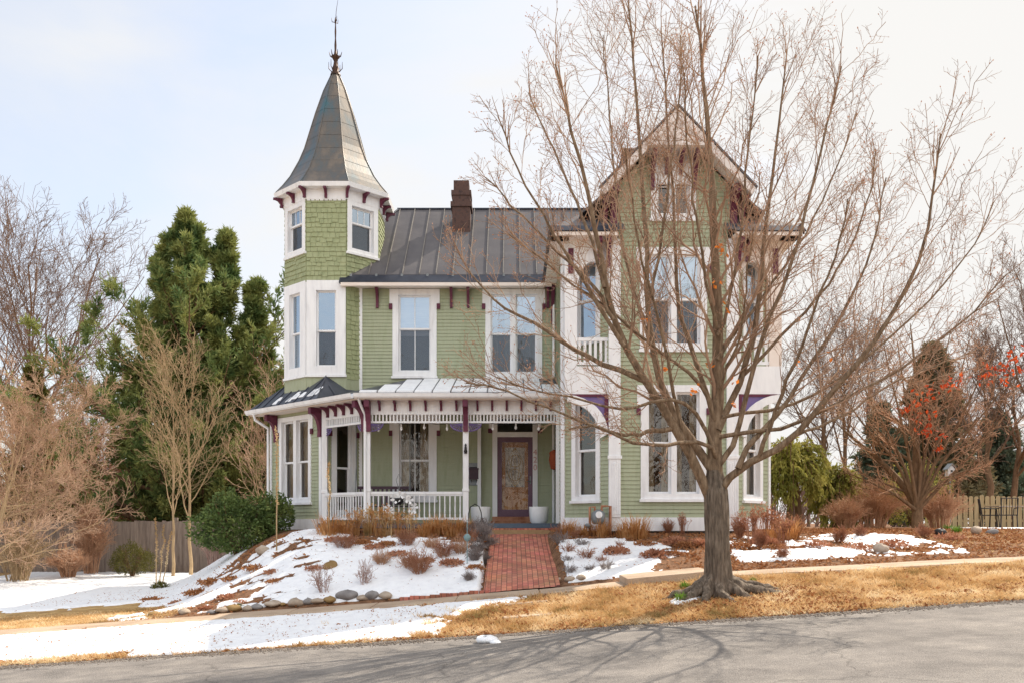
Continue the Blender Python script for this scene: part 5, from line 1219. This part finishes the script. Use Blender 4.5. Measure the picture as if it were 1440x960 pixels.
tkb = np.stack([resample([(xb[i], yb[i], 0), (xb[i]+rg.normal()*.3, yb[i], hb_[i]*.5), (xb[i]+rg.normal()*.5, yb[i], hb_[i])], 6) for i in range(nb)]); tkrb = np.broadcast_to(np.linspace(.2, .04, 6), (nb, 6))
b1, s1_ = grow(tkb, tkrb, 12, (20, 55), (.3, .5), k=4, trop=.3, tmin=.2, rng=rg, rmin=.04); b2, s2_ = grow(b1, s1_, 7, (20, 60), (.3, .6), k=3, trop=.2, tmin=.15, rng=rg, rmin=.02)
tag(mesh_np('far_woods', *merge([tubes_np(tkb, tkrb, 5), tubes_np(b1, s1_, 4), tubes_np(b2, s2_, 3), tubes_np(tkp, tkr, 5), tubes_np(p1, q1, 3), tubes_np(p2, q2, 3)]), 'twigfar'), 'far brown winter woods beyond the gardens', 'woods', kind='stuff')

# ------------------------------------------------------------------ repeated garden plants and stones
ORD = ['leftmost', 'second from the left', 'third from the left', 'fourth from the left', 'fifth from the left', 'sixth from the left', 'seventh from the left', 'eighth from the left', 'ninth from the left', 'tenth from the left', 'eleventh from the left', 'twelfth from the left', 'thirteenth from the left', 'fourteenth from the left', 'fifteenth from the left', 'sixteenth from the left', 'seventeenth from the left', 'eighteenth from the left', 'nineteenth from the left', 'twentieth from the left']
def series(protos, spots, name, of, cat, group, rngseed, pos=G):
    """spots: (px,py,scale); copies of the prototype meshes; labels count from the left"""
    rg = np.random.default_rng(rngseed); spots = sorted(spots); first = {}
    for i, s in enumerate(spots):
        p = pos(s[0], s[1]); k = i % len(protos)
        if k in first: o = first[k].copy(); COL.objects.link(o)
        else: o = first[k] = protos[k](name)
        o.location = [float(q) for q in p]; o.rotation_euler = (0, 0, rg.uniform(0, 6.28)); q = s[2]*rg.uniform(.92, 1.08); o.scale = (q, q, q*(s[3] if len(s) > 3 else .8 if 'stone' in name else 1))
        e = 'rightmost' if i == len(spots)-1 else ORD[i]
        tag(o, f'{e} of the {of}', cat, group)
def tuft(seed, mat, n=170, h=.5, w=.35, arch=.5, bw=.008):
    def mk(name):
        rg = np.random.default_rng(seed); a = rg.uniform(0, 6.28, n); r0 = rg.random(n)**.5*w*.3; L = h*rg.uniform(.4, 1.15, n); o = rg.uniform(.15, 1, n)*arch
        c = np.stack([np.cos(a), np.sin(a), 0*a], 1); s = np.stack([-np.sin(a), np.cos(a), 0*a], 1)
        b = c*r0[:, None]-np.array([0, 0, .03]); m = b+c*(o*L*.35)[:, None]+np.array([0, 0, 1.])*(L*.62)[:, None]; e = b+c*(o*L)[:, None]+np.array([0, 0, 1.])*(L*(1-.45*o))[:, None]
        v = np.stack([b-s*bw, b+s*bw, m+s*bw*.8, m-s*bw*.8, e-s*.001, e+s*.001], 1).reshape(-1, 3); i = np.arange(n)[:, None]*6
        f = np.concatenate([i+np.array([[0, 1, 2, 3]]), i+np.array([[3, 2, 5, 4]])])
        return mesh_np(name, v, f, mat)
    return mk
def twigs(seed, mat, n=40, h=.4, w=.5, n1=6, r=.006, n2=3):
    def mk(name):
        rg = np.random.default_rng(seed); a = rg.uniform(0, 6.28, n); q = rg.random(n)**.6
        st = np.stack([resample([(math.cos(a[i])*w*.08, math.sin(a[i])*w*.08, -.04), (math.cos(a[i])*w*.3*q[i], math.sin(a[i])*w*.3*q[i], h*.5), (math.cos(a[i])*w*.5*q[i], math.sin(a[i])*w*.5*q[i], h*(1-.4*q[i]**2)*rg.uniform(.45, 1.15))], 5) for i in range(n)])
        sr = np.broadcast_to(np.linspace(r, r*.5, 5), (n, 5)); p1, q1 = grow(st, sr, n1, (20, 60), (.22, .42), k=3, trop=.2, rr=.7, tmin=.2, rng=rg, rmin=r*.5, lmin=.04)
        gs = [tubes_np(st, sr, 3), tubes_np(p1, q1, 3)]
        if n2: gs.append(tubes_np(*grow(p1, q1, n2, (20, 60), (.3, .6), k=3, trop=.15, rr=.8, tmin=.3, rng=rg, rmin=r*.45, lmin=.03), 3))
        return mesh_np(name, *merge(gs), mat, None, True)
    return mk
def leafmound(seed, mat, n=420, r=.22, h=.16, ln=.07, wd=.035):
    def mk(name):
        rg = np.random.default_rng(seed); k = unit(rg.normal(size=(n, 3)))*(rg.random((n, 1))**.4); k[:, 2] = np.abs(k[:, 2])
        c = k*np.array([r, r, h]); d = k+rg.normal(size=(n, 3))*.8; return mesh_np(name, *leaves_np(c, d, ln*rg.uniform(.5, 1.3, n), wd, rg), mat)
    return mk
def seedstalks(seed, mat, n=26, h=.9, w=.5):
    def mk(name):
        rg = np.random.default_rng(seed); a = rg.uniform(0, 6.28, n); q = rg.random(n)
        st = np.stack([resample([(math.cos(a[i])*w*.3*q[i], math.sin(a[i])*w*.3*q[i], -.04), (math.cos(a[i])*w*.4*q[i], math.sin(a[i])*w*.4*q[i], h*.5), (math.cos(a[i])*w*.6*q[i], math.sin(a[i])*w*.6*q[i], h*rg.uniform(.6, 1.05))], 5) for i in range(n)])
        p1, q1 = grow(st, np.full((n, 5), .005), 3, (15, 40), (.1, .25), k=3, tmin=.5, rng=rg, rmin=.003)
        e = np.concatenate([p1[:, -1], st[:, -1]]); e = np.repeat(e, 3, 0)
        v, f = pebbles(e[::3], np.full(len(e)//3, .014), 1.4, rg); f4 = np.concatenate([f, f[:, 2:3]], 1)
        return mesh_np(name, *merge([tubes_np(st, np.full((n, 5), .006), 3), tubes_np(p1, q1, 3), leaves_np(e, rg.normal(size=(len(e), 3))+(0, 0, .6), .05, .025, rg)]), mat)
    return mk
# dry grasses close to the porch
series([tuft(1, 'drygrass', 210, .6, .75, 1.1, .008), tuft(2, 'drygrass', 190, .52, .8, 1.3, .008)], [(462,752,1.0),(487,750,.9),(520,747,.7),(600,752,1.0),(618,750,1.05),(638,752,1.0),(652,750,.8)], 'dry_grass_clump', 'orange dry grass clumps below the porch railing', 'dry grass', 'orange dry grass below the porch railing', 1)
series([tuft(3, 'drygrass', 210, .7, .8, 1.0, .008), tuft(4, 'drygrass', 170, .5, .7, 1.3, .008)], [(800,752,.7),(822,752,.75),(845,753,.75),(882,755,1.15),(896,756,.95),(1085,756,.8),(1110,757,.8)], 'dry_grass_clump', 'orange dry grass clumps along the gabled wing', 'dry grass', 'orange dry grass along the gabled wing', 2)
series([seedstalks(5, 'drygrass', 24, .6), seedstalks(6, 'strawgrass', 20, .56)], [(500,752,.9),(518,752,1.),(535,753,1.),(548,754,1.),(560,754,.9),(577,754,.9)], 'dead_seed_stalks', 'brown seed head stalks before the porch railing', 'dead plant', 'seed stalks before the porch railing', 3)
series([twigs(7, 'rust', 46, .42, .7, 6, .005), twigs(8, 'brushtan', 46, .36, .75, 6, .005)], [(536,795,.95),(575,800,1.0),(589,808,1.25),(572,768,1.0),(623,785,.95),(647,780,1.0),(606,772,.8),(488,772,.9),(660,765,.8)], 'dry_perennial', 'domed rust brown plants left of the path', 'dead plant', 'dead perennials left of the path', 4)
series([leafmound(9, 'rust', 500, .26, .12), leafmound(10, 'leaflitter', 500, .28, .11)], [(510,765,.9),(528,772,1.),(545,768,1.),(560,782,.9),(600,790,.8),(636,795,1.),(668,800,.7),(470,762,.9)], 'withered_plant', 'flat withered plants left of the path', 'dead plant', 'withered plants left of the path', 5)
series([twigs(11, 'greyplant', 60, .40, .6, 6), twigs(12, 'greyplant', 55, .36, .6, 6)], [(668,752,.95),(676,762,1.1),(684,772,1.),(672,778,.9),(668,790,.7),(682,792,.6),(659,818,.55),(678,752,1.0)], 'lavender_bush', 'grey lavender bushes beside the brick path', 'lavender', 'grey lavender along the brick path', 6)
series([twigs(13, 'pinktwig', 16, .5, .5, 5, .005), twigs(14, 'pinktwig', 14, .42, .5, 5, .005)], [(512,824,1.0),(455,835,1.1),(478,772,.8)], 'rose_bush', 'thin pale bare rose bushes on the snowy bank', 'rose bush', 'bare roses on the snowy bank', 7)
series([leafmound(15, 'rust', 520, .3, .13, .09, .05), leafmound(16, 'leaflitter', 500, .28, .1)], [(907,767,.9),(948,765,1.0),(965,768,1.0),(980,766,.9),(868,778,.9),(920,783,1.),(945,780,.8),(1075,765,1.),(1090,772,.9),(1040,770,1.)], 'withered_plant', 'russet withered plants before the gabled wing', 'dead plant', 'withered plants before the gabled wing', 8)
series([twigs(17, 'rust', 50, .5, .5), seedstalks(18, 'rust', 30, .7)], [(1060,760,.9),(1040,756,1.),(1078,755,1.),(1095,752,1.),(1120,755,.9),(1070,770,.8),(1102,768,.8),(940,750,.7),(960,752,.6)], 'dry_perennial', 'upright reddish dead plants around the tree trunk', 'dead plant', 'dead perennials near the tree trunk', 9)
series([twigs(19, 'greyplant', 24, .26, .5, 5, .005), twigs(20, 'rust', 20, .24, .46, 5, .005)], [(787,764,1.2),(799,777,.9),(797,790,.7),(818,768,.8),(824,787,1.1),(846,791,.7),(801,807,.8),(829,803,.6),(851,802,.8),(790,752,1.3),(808,755,.9),(872,769,.6)], 'small_dead_plant', 'little dead plants right of the brick path', 'dead plant', 'little plants right of the brick path', 10)
series([twigs(23, 'rust', 40, .3, .5), leafmound(24, 'rust', 400, .3, .12)], [(1150,768,1.),(1180,762,1.),(1205,772,1.),(1255,768,1.1),(1100,785,.8),(1300,755,1.),(1335,758,1.),(1210,755,.9)], 'withered_plant', 'low russet plants right of the house', 'dead plant', 'plants in the bed right of the house', 11)
series([leafmound(25, 'leaflitter', 420, .3, .07), leafmound(26, 'rust', 420, .26, .06)], [(215,845,1.),(300,820,1.2),(330,815,1.),(280,835,1.2),(360,800,1.),(385,805,.9),(390,818,.7),(320,840,.9),(250,848,.8),(340,846,.6),(445,800,.9),(290,855,.7)], 'withered_plant', 'flattened dark plants in the snow, left bank', 'dead plant', 'flattened plants at the left end of the bank', 12)
series([leafmound(27, 'olive', 400, .2, .12, .09, .02)], [(225,828,1.3),(335,855,.6)], 'evergreen_perennial', 'two olive evergreen tufts on the snowy bank', 'plant', 'olive tufts on the bank', 13)
series([tuft(28, 'greenblade', 160, .22, .3, .8, .006), tuft(29, 'greenblade', 120, .16, .24, .8, .006)], [(963,827,1.),(958,845,.9),(1332,745,1.3),(1345,748,1.0),(1060,818,.5)], 'green_grass_tuft', 'fresh green grass tufts by tree and bed', 'grass tuft', 'fresh green tufts', 14)
def stalk(p, h, label, n=1):
    rg = np.random.default_rng(int(h*100)); t = empty('dead_stalk', p, label, 'dead plant')
    for s in range(n):
        o = np.array([(s-(n-1)/2)*.09, 0, 0]); pts = np.array([p+o+np.array([rg.normal()*.004*i+.02*s*i, 0, h*i/7*(1-.1*s)]) for i in range(8)])
        mesh_np('stem', *tubes_np(pts[None], np.linspace(.02, .008, 8)[None], 6), 'twigpale', t, True)
        c, d = along(pts[None], 260, rg, .35); mesh_np('seed_pods', *leaves_np(c+rg.normal(size=c.shape)*.012, rg.normal(size=c.shape)+(0, 0, .5), .045, .02, rg), 'strawgrass', t)
stalk(G(389, 776), 2.9, 'very tall dry flower stalk standing on the snowy bank before the turret bay')
stalk(G(224, 823), 2.0, 'triple dry stalk at the left foot of the snowy bank', 3)
stalk(G(462, 755), 1.75, 'thin dry stalk in front of the angled porch railing')

STN = {}
def stone(seed, mat, sq=.6):
    def mk(name):
        o = lump(seed, .2, sq, 12).build(name, mat); m_ = o.modifiers.new('s', 'SUBSURF'); m_.levels = 1; m_.render_levels = 1; return o
    return mk
series([stone(31, 'stonebrown'), stone(32, 'stone'), stone(33, 'stonegrey'), stone(34, 'stone', .5)], [(215,865,.6),(260,862,.75),(298,862,.5),(312,860,.8),(329,858,.75),(348,857,.55),(362,855,.6),(384,852,.85),(398,851,.4),(417,850,.8),(432,848,.65),(447,847,.65),(464,846,.75)], 'border_stone', 'border stones along the pavement on the left', 'stone', 'border stones along the pavement', 15)
series([stone(35, 'stonegrey', .7), stone(36, 'stone', .6)], [(490,842,1.2,.6),(510,843,.65),(524,841,.8),(541,840,.8)], 'border_stone', 'four border stones beside the low brick edging', 'stone', 'border stones by the brick edging', 16)
series([stone(37, 'stone', .7)], [(788,818,.55),(801,817,.6),(817,815,.6)], 'border_stone', 'three pale stones right of the brick path', 'stone', 'pale stones right of the path', 17)
for px, py, s, sd, mt, lb in ((369, 778, 1.0, 41, 'stone', 'angular pale boulder high on the snowy bank'), (464, 800, .9, 42, 'stonebrown', 'yellow brown boulder in the middle of the snowy bank'), (1240, 776, .9, 43, 'stone', 'flat pale stone in the bed right of the house'), (1322, 752, .8, 44, 'black', 'black rounded object like a garden animal under the red leaved tree'), (1372, 750, .9, 45, 'stone', 'pale rock beside the patio'), (1395, 751, .7, 46, 'stonegrey', 'grey rock at the right end of the bed')):
    o = stone(sd, mt, .7)('boulder'); o.location = G(px, py); o.scale = (s, s*.8, s*.85); o.rotation_euler = (0, .15, sd); tag(o, lb, 'stone')
mb = MB()
for i in range(9):
    x = -2.1+i*.185; mb.box(x, x+.175, YF+.03, YF+.13, float(walk_z(x))-.05, float(walk_z(x))+.10+.01*math.sin(i*2))
tag(mb.build('brick_edging', 'brickwalk'), 'low brick edging of the snowy bed beside the pavement', 'edging')
# flat stepping stones in the verge
for i, (px, py, lb) in enumerate([(742, 848, 'flat pale stepping stone in the dead grass, farther one'), (748, 866, 'long flat stepping stone in the dead grass nearer the road')]):
    g_ = G(px, py); mb = MB().box(-.45, .35, -.12, .14, -.05, .03); o = mb.build('stepping_stone', 'concrete', bevel=.02); o.location = g_; o.rotation_euler = (0, -.07, .12); tag(o, lb, 'stone')

# ------------------------------------------------------------------ fences, patio, bird house
FL = FRONT(33.); t = empty('board_fence', (-13, 33, -.15), 'old grey vertical board fence across the left garden', 'fence')
mb = MB(); x = -22.
while x < -8.2:
    z = float(ground_z(x, 33.)); mb.fbox(FL, x, x+.135, z-.05, z+1.83+R.normal()*.012, -.01+R.normal()*.004, .012); x += .142
mb.build('boards', 'fenceold', t)
x = -21.6
while x < -8.2:
    z = float(ground_z(x, 33.)); MB().fbox(FL, x-.05, x+.05, z-.1, z+1.95, -.12, -.015).build('fence_post', 'fenceold', t); x += 2.4
FRF = FRONT(34.); t = empty('picket_fence', (19, 34, 1.4), 'pale weathered picket fence behind the garden table', 'fence')
mb = MB(); x = 15.2
while x < 24:
    z = 1.40; hh = 1.2+R.normal()*.015
    mb.fprism(FRF, [(x, z-.05), (x+.15, z-.05), (x+.15, z+hh-.05), (x+.11, z+hh), (x+.04, z+hh), (x, z+hh-.05)], 0, .02); x += .20
mb.build('pickets', 'fencepale', t)
MB().fbox(FRF, 15.2, 24, 1.65, 1.74, -.05, -.002).fbox(FRF, 15.2, 24, 2.2, 2.29, -.05, -.002).build('fence_rail', 'fencepale', t)
pt = at(1428, 29.5); pz = pt[2]
t = empty('patio_table', pt, 'weathered garden table with thin black legs before the picket fence', 'table')
mb = MB()
for i in range(8): mb.box(-.75, .75, -.42+i*.107, -.42+i*.107+.1, .70, .73)
lp('tabletop', mb, 'stone', t)
for x in (-.62, .62):
    for y in (-.33, .33): lp('leg', MB().tube([(x, y, .7), (x*1.05, y*1.05, 0)], .022, 6), 'black', t)
def patio_chair(px, Y, rz, label):
    t = empty('patio_chair', at(px, Y), label, 'chair', 'garden chairs by the fence'); t.rotation_euler = (0, 0, rz)
    lp('seat', MB().box(-.24, .24, -.24, .24, .42, .45), 'black', t)
    mb = MB()
    for s in (-.23, .23): mb.tube([(s, .24, .42), (s, .32, .95)], .016, 6)
    mb.tube([(-.23, .32, .95), (.23, .32, .95)], .016, 6)
    for i in range(5): q = -.16+i*.08; mb.tube([(q, .25, .46), (q, .32, .94)], .008, 5)
    lp('backrest', mb, 'black', t)
    for x in (-.22, .22):
        for y in (-.22, .22): lp('leg', MB().tube([(x, y, .43), (x*1.1, y*1.15, 0)], .016, 6), 'black', t)
        lp('armrest', MB().tube([(x*1.1, .27, .66), (x*1.15, -.22, .64), (x*1.1, -.24, .42)], .014, 6), 'black', t)
patio_chair(1392, 29.4, 1.2, 'black iron garden chair at the left end of the table'); patio_chair(1416, 28.5, 2.9, 'black iron garden chair in front of the table')
b = at(1336, 31); t = empty('bird_house', b, 'small white bird house on a pole behind the red leaved tree', 'bird house')
lp('pole', MB().tube([(0, 0, -.1), (0, 0, 1.75)], .03, 7), 'greymetal', t)
mb = MB().prism([(-.12, -.12, 1.75), (.12, -.12, 1.75), (.12, -.12, 2.0), (0, -.12, 2.13), (-.12, -.12, 2.0)], (0, .24, 0)); lp('box_body', mb, 'houseboard', t)
lp('roof', MB().prism([(-.17, -.17, 1.97), (0, -.17, 2.16), (.17, -.17, 1.97), (.17, -.17, 2.0), (0, -.17, 2.19), (-.17, -.17, 2.0)], (0, .34, 0)), 'greymetal', t)
lp('entrance_hole', MB().tube([(0, -.119, 1.93), (0, -.125, 1.93)], .035, 12), 'dark', t)

# ------------------------------------------------------------------ ground cover: straw, leaves, snow
def snow_mask(X, Y):
    n = fbm(X*1.1, Y*1.5, 41, 5); n2 = fbm(X*4.5, Y*6, 43, 4); n3 = fbm(X*13, Y*15, 47, 3)
    br = (n-.5)*1.0+(n2-.5)*.75+(n3-.5)*.45
    def reg(m, bias): return np.minimum(m, 1)*2-1+bias+br*1.5-2.5*sst(.3, .02, m)
    px = 720+X/Y*F_PX
    verge = sst(YE+.05, YE+.3, Y)*sst(YS+.02, YS-.15, Y)
    a = verge*sst(1.0, -1.6, X+(YE+1.2-Y)*.5); a = np.where(X < -5.6, a*sst(YE+.1, YE+.9, Y), a)
    m = reg(a, .45-.95*sst(-4.2, -.9, X))-1.2*sst(1.2, 1.8, X) 
    tb = verge*np.exp(-(((X-2.75)/.42)**2+((Y-14.65+(X-2.7)*-.9)/.34)**2)); m = np.maximum(m, reg(np.minimum(1, tb*1.3), -.45)-(tb < .15))
    bank = sst(YF+.12, YF+.4, Y)*sst(-.5, -.75, X)*sst(-7.9, -7.0, X+(n-.5)*1.6)*sst(23.4, 21.6, Y); bare_top = sst(19.6, 21.8, Y)*sst(-4.6, -3.4, X)
    hole = np.maximum(np.exp(-(((X+5.6)/.75)**2+((Y-18.8)/.6)**2)), np.exp(-(((X+6.5)/1.0)**2+((Y-18.0)/.5)**2)))
    m = np.maximum(m, reg(bank, .28-1.6*bare_top-1.5*hole-.5*sst(-3.8, -6.2, X)))
    m -= 1.3*sst(.525, .59, fbm(X*2.0+Y*.6, Y*4.2, 101, 4))*sst(-3.2, -4.4, X)*(Y > YF)
    m = np.maximum(m, reg(sst(-6.6, -8.0, X)*sst(21.0, 22.3, Y+(X+8)*.1+(n-.5)*2)*sst(33.5, 31.5, Y), .35))
    rt = sst(.98, 1.15, X)*sst(YF+.15, YF+.5, Y)*sst(21.4, 20.2, Y)*sst(4.6, 1.8, X-.25*(Y-18))
    m = np.maximum(m, reg(rt, .42-.75*sst(1.9, 3.2, X)-.5*np.exp(-(((X-2.9)/.8)**2+((Y-18)/.55)**2))))
    m = np.maximum(m, reg(sst(4.0, 4.6, X)*sst(9.6, 8.8, X)*sst(YF+.5, 18.2, Y)*sst(22.4, 20.8, Y), -1.0))
    m = np.maximum(m, reg(np.exp(-(((X-6.9)/1.6)**2+((Y-19.3)/1.7)**2))*1.1, -.5)+br*1.4*np.exp(-(((X-6.9)/2.2)**2+((Y-19.3)/1.5)**2))-.5*sst(.47, .55, fbm(X*3, Y*5, 103)))
    m = np.maximum(m, reg(sst(12.6, 13.6, X)*sst(24.4, 25., Y)*sst(28.6, 27.8, Y), .6))
    return m
xs = np.arange(-17, 17, .05); chunks = []
for y0, y1, st in ((YE, YS+.02, .04), (YF, 24.04, .05), (23.98, 34, .1)):
    ys = np.arange(y0, y1, st); v, f, X, Y = grid(xs, ys, ground_z)
    m = snow_mask(X, Y).ravel(); th = np.clip(m*.16, -.03, .045)+.008*(fbm(v[:, 0]*9, v[:, 1]*9, 60)-.5)+.014*(vnoise(v[:, 0]*17, v[:, 1]*17, 61)-.5)
    v[:, 2] += th; keep = (m[f].max(1) > -.12); f = f[keep]
    u, inv = np.unique(f, return_inverse=True); chunks.append((v[u], inv.reshape(f.shape)))
v, f = merge(chunks)
tag(mesh_np('snow', v, f, 'snow', smooth=True), 'thin melting white snow over the bank, the verge and the lawn', 'snow', kind='stuff')

def scatter(n, x0, x1, y0, y1, rg, dens=None):
    x = rg.uniform(x0, x1, n); y = rg.uniform(y0, y1, n)
    mk_ = snow_mask(x, y); k = (mk_ < -.05) | ((mk_ < .6) & (rg.random(n) < .10))
    if dens is not None: k &= rg.random(n) < dens(x, y)
    x, y = x[k], y[k]; return np.stack([x, y, ground_z(x, y)], 1)
rg = np.random.default_rng(99)
nz = lambda x, y: np.clip(.35+1.1*(fbm(x*1.6, y*2, 71)-.3), .1, 1)
# taller matted tussocks in the dead grass
tc_ = scatter(2600, -8, 10.5, YE+.1, YS-.05, rg, lambda x, y: sst(.42, .6, fbm(x*1.1, y*1.7, 131))); q = np.repeat(tc_, 16, 0)+rg.normal(size=(len(tc_)*16, 3))*(.035, .035, 0); n = len(q); a = rg.uniform(0, 6.28, n); el = rg.uniform(.2, 1.2, n)
tus = leaves_np(q, np.stack([np.cos(a)*np.cos(el), np.sin(a)*np.cos(el), np.sin(el)], 1), rg.uniform(.07, .16, n), rg.uniform(.007, .012, n), rg)
c = np.concatenate([scatter(230000, -8.6, 10.5, YE+.06, YS-.03, rg, nz), scatter(30000, -13, -6.5, YF+.02, 20.5, rg, nz), scatter(9000, 9, 16, YF, 22, rg, lambda x, y: .5+0*x)])
n = len(c); a = rg.uniform(0, 6.28, n); el = rg.uniform(.05, .9, n)
d = np.stack([np.cos(a)*np.cos(el), np.sin(a)*np.cos(el), np.sin(el)], 1)
tag(mesh_np('dead_grass', *merge([tus, leaves_np(c+(0, 0, .004), d, rg.uniform(.03, .11, n), rg.uniform(.006, .013, n), rg)]), 'strawgrass'), 'straw coloured dead grass on the verge and the left lawn', 'grass', kind='stuff')
c = np.concatenate([scatter(26000, 3.5, 12, YF+.05, 24, rg, lambda x, y: .25+.6*(fbm(x*2, y*2, 77) > .5)), scatter(16000, -7.8, 3.6, YF+.05, 23.5, rg, lambda x, y: .2+.5*sst(19, 21.5, y)), scatter(5000, 8, 17, 22, 27, rg), scatter(26000, -8, 10, YE, YS, rg, lambda x, y: .12+.8*sst(.45, .62, fbm(x*1.3, y*2.2, 120)))])
c = c[~((c[:, 0] > WX0-.12) & (c[:, 0] < WX1+.12) & (c[:, 1] > 17))]
n = len(c); a = rg.uniform(0, 6.28, n); el = rg.normal(.15, .3, n); d = np.stack([np.cos(a)*np.cos(el), np.sin(a)*np.cos(el), np.sin(el)], 1)
tag(mesh_np('fallen_leaves', *leaves_np(c+(0, 0, .012), d, rg.uniform(.04, .1, n), rg.uniform(.02, .055, n), rg), 'leaflitter'), 'brown fallen leaves and mulch over the garden beds', 'fallen leaves', kind='stuff')
# a few leaves lying on top of the snow
x = rg.uniform(-13, 4, 9000); y = np.where(rg.random(9000) < .4, rg.uniform(YE+.2, YS, 9000), rg.uniform(YF+.2, 27, 9000)); m = snow_mask(x, y); k = (m > .02) & (fbm(x*1.5, y*1.5, 88) > .46) & ~((x > WX0-.1) & (x < WX1+.1)); x, y, m = x[k], y[k], m[k]
n = len(x); a = rg.uniform(0, 6.28, n); d = np.stack([np.cos(a), np.sin(a), rg.normal(0, .2, n)], 1)
tag(mesh_np('leaves_on_snow', *leaves_np(np.stack([x, y, ground_z(x, y)+np.clip(m*.16, 0, .045)+.008], 1), d, .012+.06*rg.random(n)**2, .008+.022*rg.random(n), rg), 'leaflitter'), 'brown leaves lying on top of the snow', 'fallen leaves', kind='stuff')

# ------------------------------------------------------------------ sky, sun, camera
AZ, EL = rad(46), rad(45)                            # sun behind the house, to the right (azimuth from +Y towards +X)
w = bpy.data.worlds.new('World'); S.world = w; w.use_nodes = True
nt = w.node_tree; N, L = nt.nodes, nt.links; bg = N['Background']; bg.inputs['Strength'].default_value = .15
sky = N.new('ShaderNodeTexSky'); sky.sky_type = 'NISHITA'; sky.sun_disc = False; sky.sun_elevation = EL; sky.sun_rotation = AZ; sky.air_density = 1; sky.dust_density = 1.5
tc = N.new('ShaderNodeTexCoord'); mp = N.new('ShaderNodeMapping'); mp.inputs['Scale'].default_value = (1, 1, 2.6); L.new(tc.outputs['Generated'], mp.inputs['Vector'])
cn = N.new('ShaderNodeTexNoise'); cn.inputs['Scale'].default_value = 1.7; cn.inputs['Detail'].default_value = 7; cn.inputs['Roughness'].default_value = .55; cn.inputs['Distortion'].default_value = .4; L.new(mp.outputs[0], cn.inputs['Vector'])
sep = N.new('ShaderNodeSeparateXYZ'); L.new(tc.outputs['Generated'], sep.inputs[0])
cov = N.new('ShaderNodeMath'); cov.operation = 'MULTIPLY_ADD'; cov.inputs[1].default_value = .42; L.new(sep.outputs['X'], cov.inputs[0]); L.new(cn.outputs['Fac'], cov.inputs[2])   # thicker cloud towards the sun
cr = N.new('ShaderNodeValToRGB'); cr.color_ramp.elements[0].position = .28; cr.color_ramp.elements[0].color = (.5, .5, .5, 1); cr.color_ramp.elements[1].position = .62; cr.color_ramp.elements[1].color = (1, 1, 1, 1); L.new(cov.outputs[0], cr.inputs['Fac'])
# cloud brightness raised behind the camera, an added fill light for the shaded front
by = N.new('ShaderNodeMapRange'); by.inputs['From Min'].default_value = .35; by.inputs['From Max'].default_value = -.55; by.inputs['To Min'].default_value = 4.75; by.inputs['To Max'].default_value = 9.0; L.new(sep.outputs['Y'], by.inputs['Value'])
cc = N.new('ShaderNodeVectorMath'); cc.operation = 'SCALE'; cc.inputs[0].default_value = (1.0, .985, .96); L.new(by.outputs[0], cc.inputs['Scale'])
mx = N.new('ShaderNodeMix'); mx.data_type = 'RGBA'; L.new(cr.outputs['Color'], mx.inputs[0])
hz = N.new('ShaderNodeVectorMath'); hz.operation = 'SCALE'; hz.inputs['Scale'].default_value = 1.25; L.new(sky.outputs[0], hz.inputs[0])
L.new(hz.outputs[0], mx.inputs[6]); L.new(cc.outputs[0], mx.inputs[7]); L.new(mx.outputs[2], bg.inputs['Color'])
sd = bpy.data.lights.new('sun', 'SUN'); sd.energy = 5.0; sd.angle = rad(.45); sd.color = (1, .90, .76)
so = bpy.data.objects.new('sun', sd); COL.objects.link(so)
dirv = Vector((math.sin(AZ)*math.cos(EL), math.cos(AZ)*math.cos(EL), math.sin(EL))); so.rotation_euler = dirv.to_track_quat('Z', 'Y').to_euler(); so.location = (30, 40, 40)
cd = bpy.data.cameras.new('camera'); cd.sensor_width = 36; cd.lens = F_PX/1440*36; cd.shift_y = (HOR-480)/1440; cd.clip_end = 3000; cd.clip_start = .1
co = bpy.data.objects.new('camera', cd); COL.objects.link(co); co.location = (0, 0, CAMZ); co.rotation_euler = (rad(90), 0, 0); S.camera = co
S.view_settings.view_transform = 'Standard'; S.view_settings.look = 'None'; S.view_settings.exposure = .42; S.view_settings.gamma = 1
S.cycles.max_bounces = 6; S.cycles.transparent_max_bounces = 12; S.cycles.use_denoising = True; S.cycles.denoiser = 'OPENIMAGEDENOISE'; S.cycles.denoising_input_passes = 'RGB_ALBEDO_NORMAL'; S.cycles.denoising_prefilter = 'NONE'
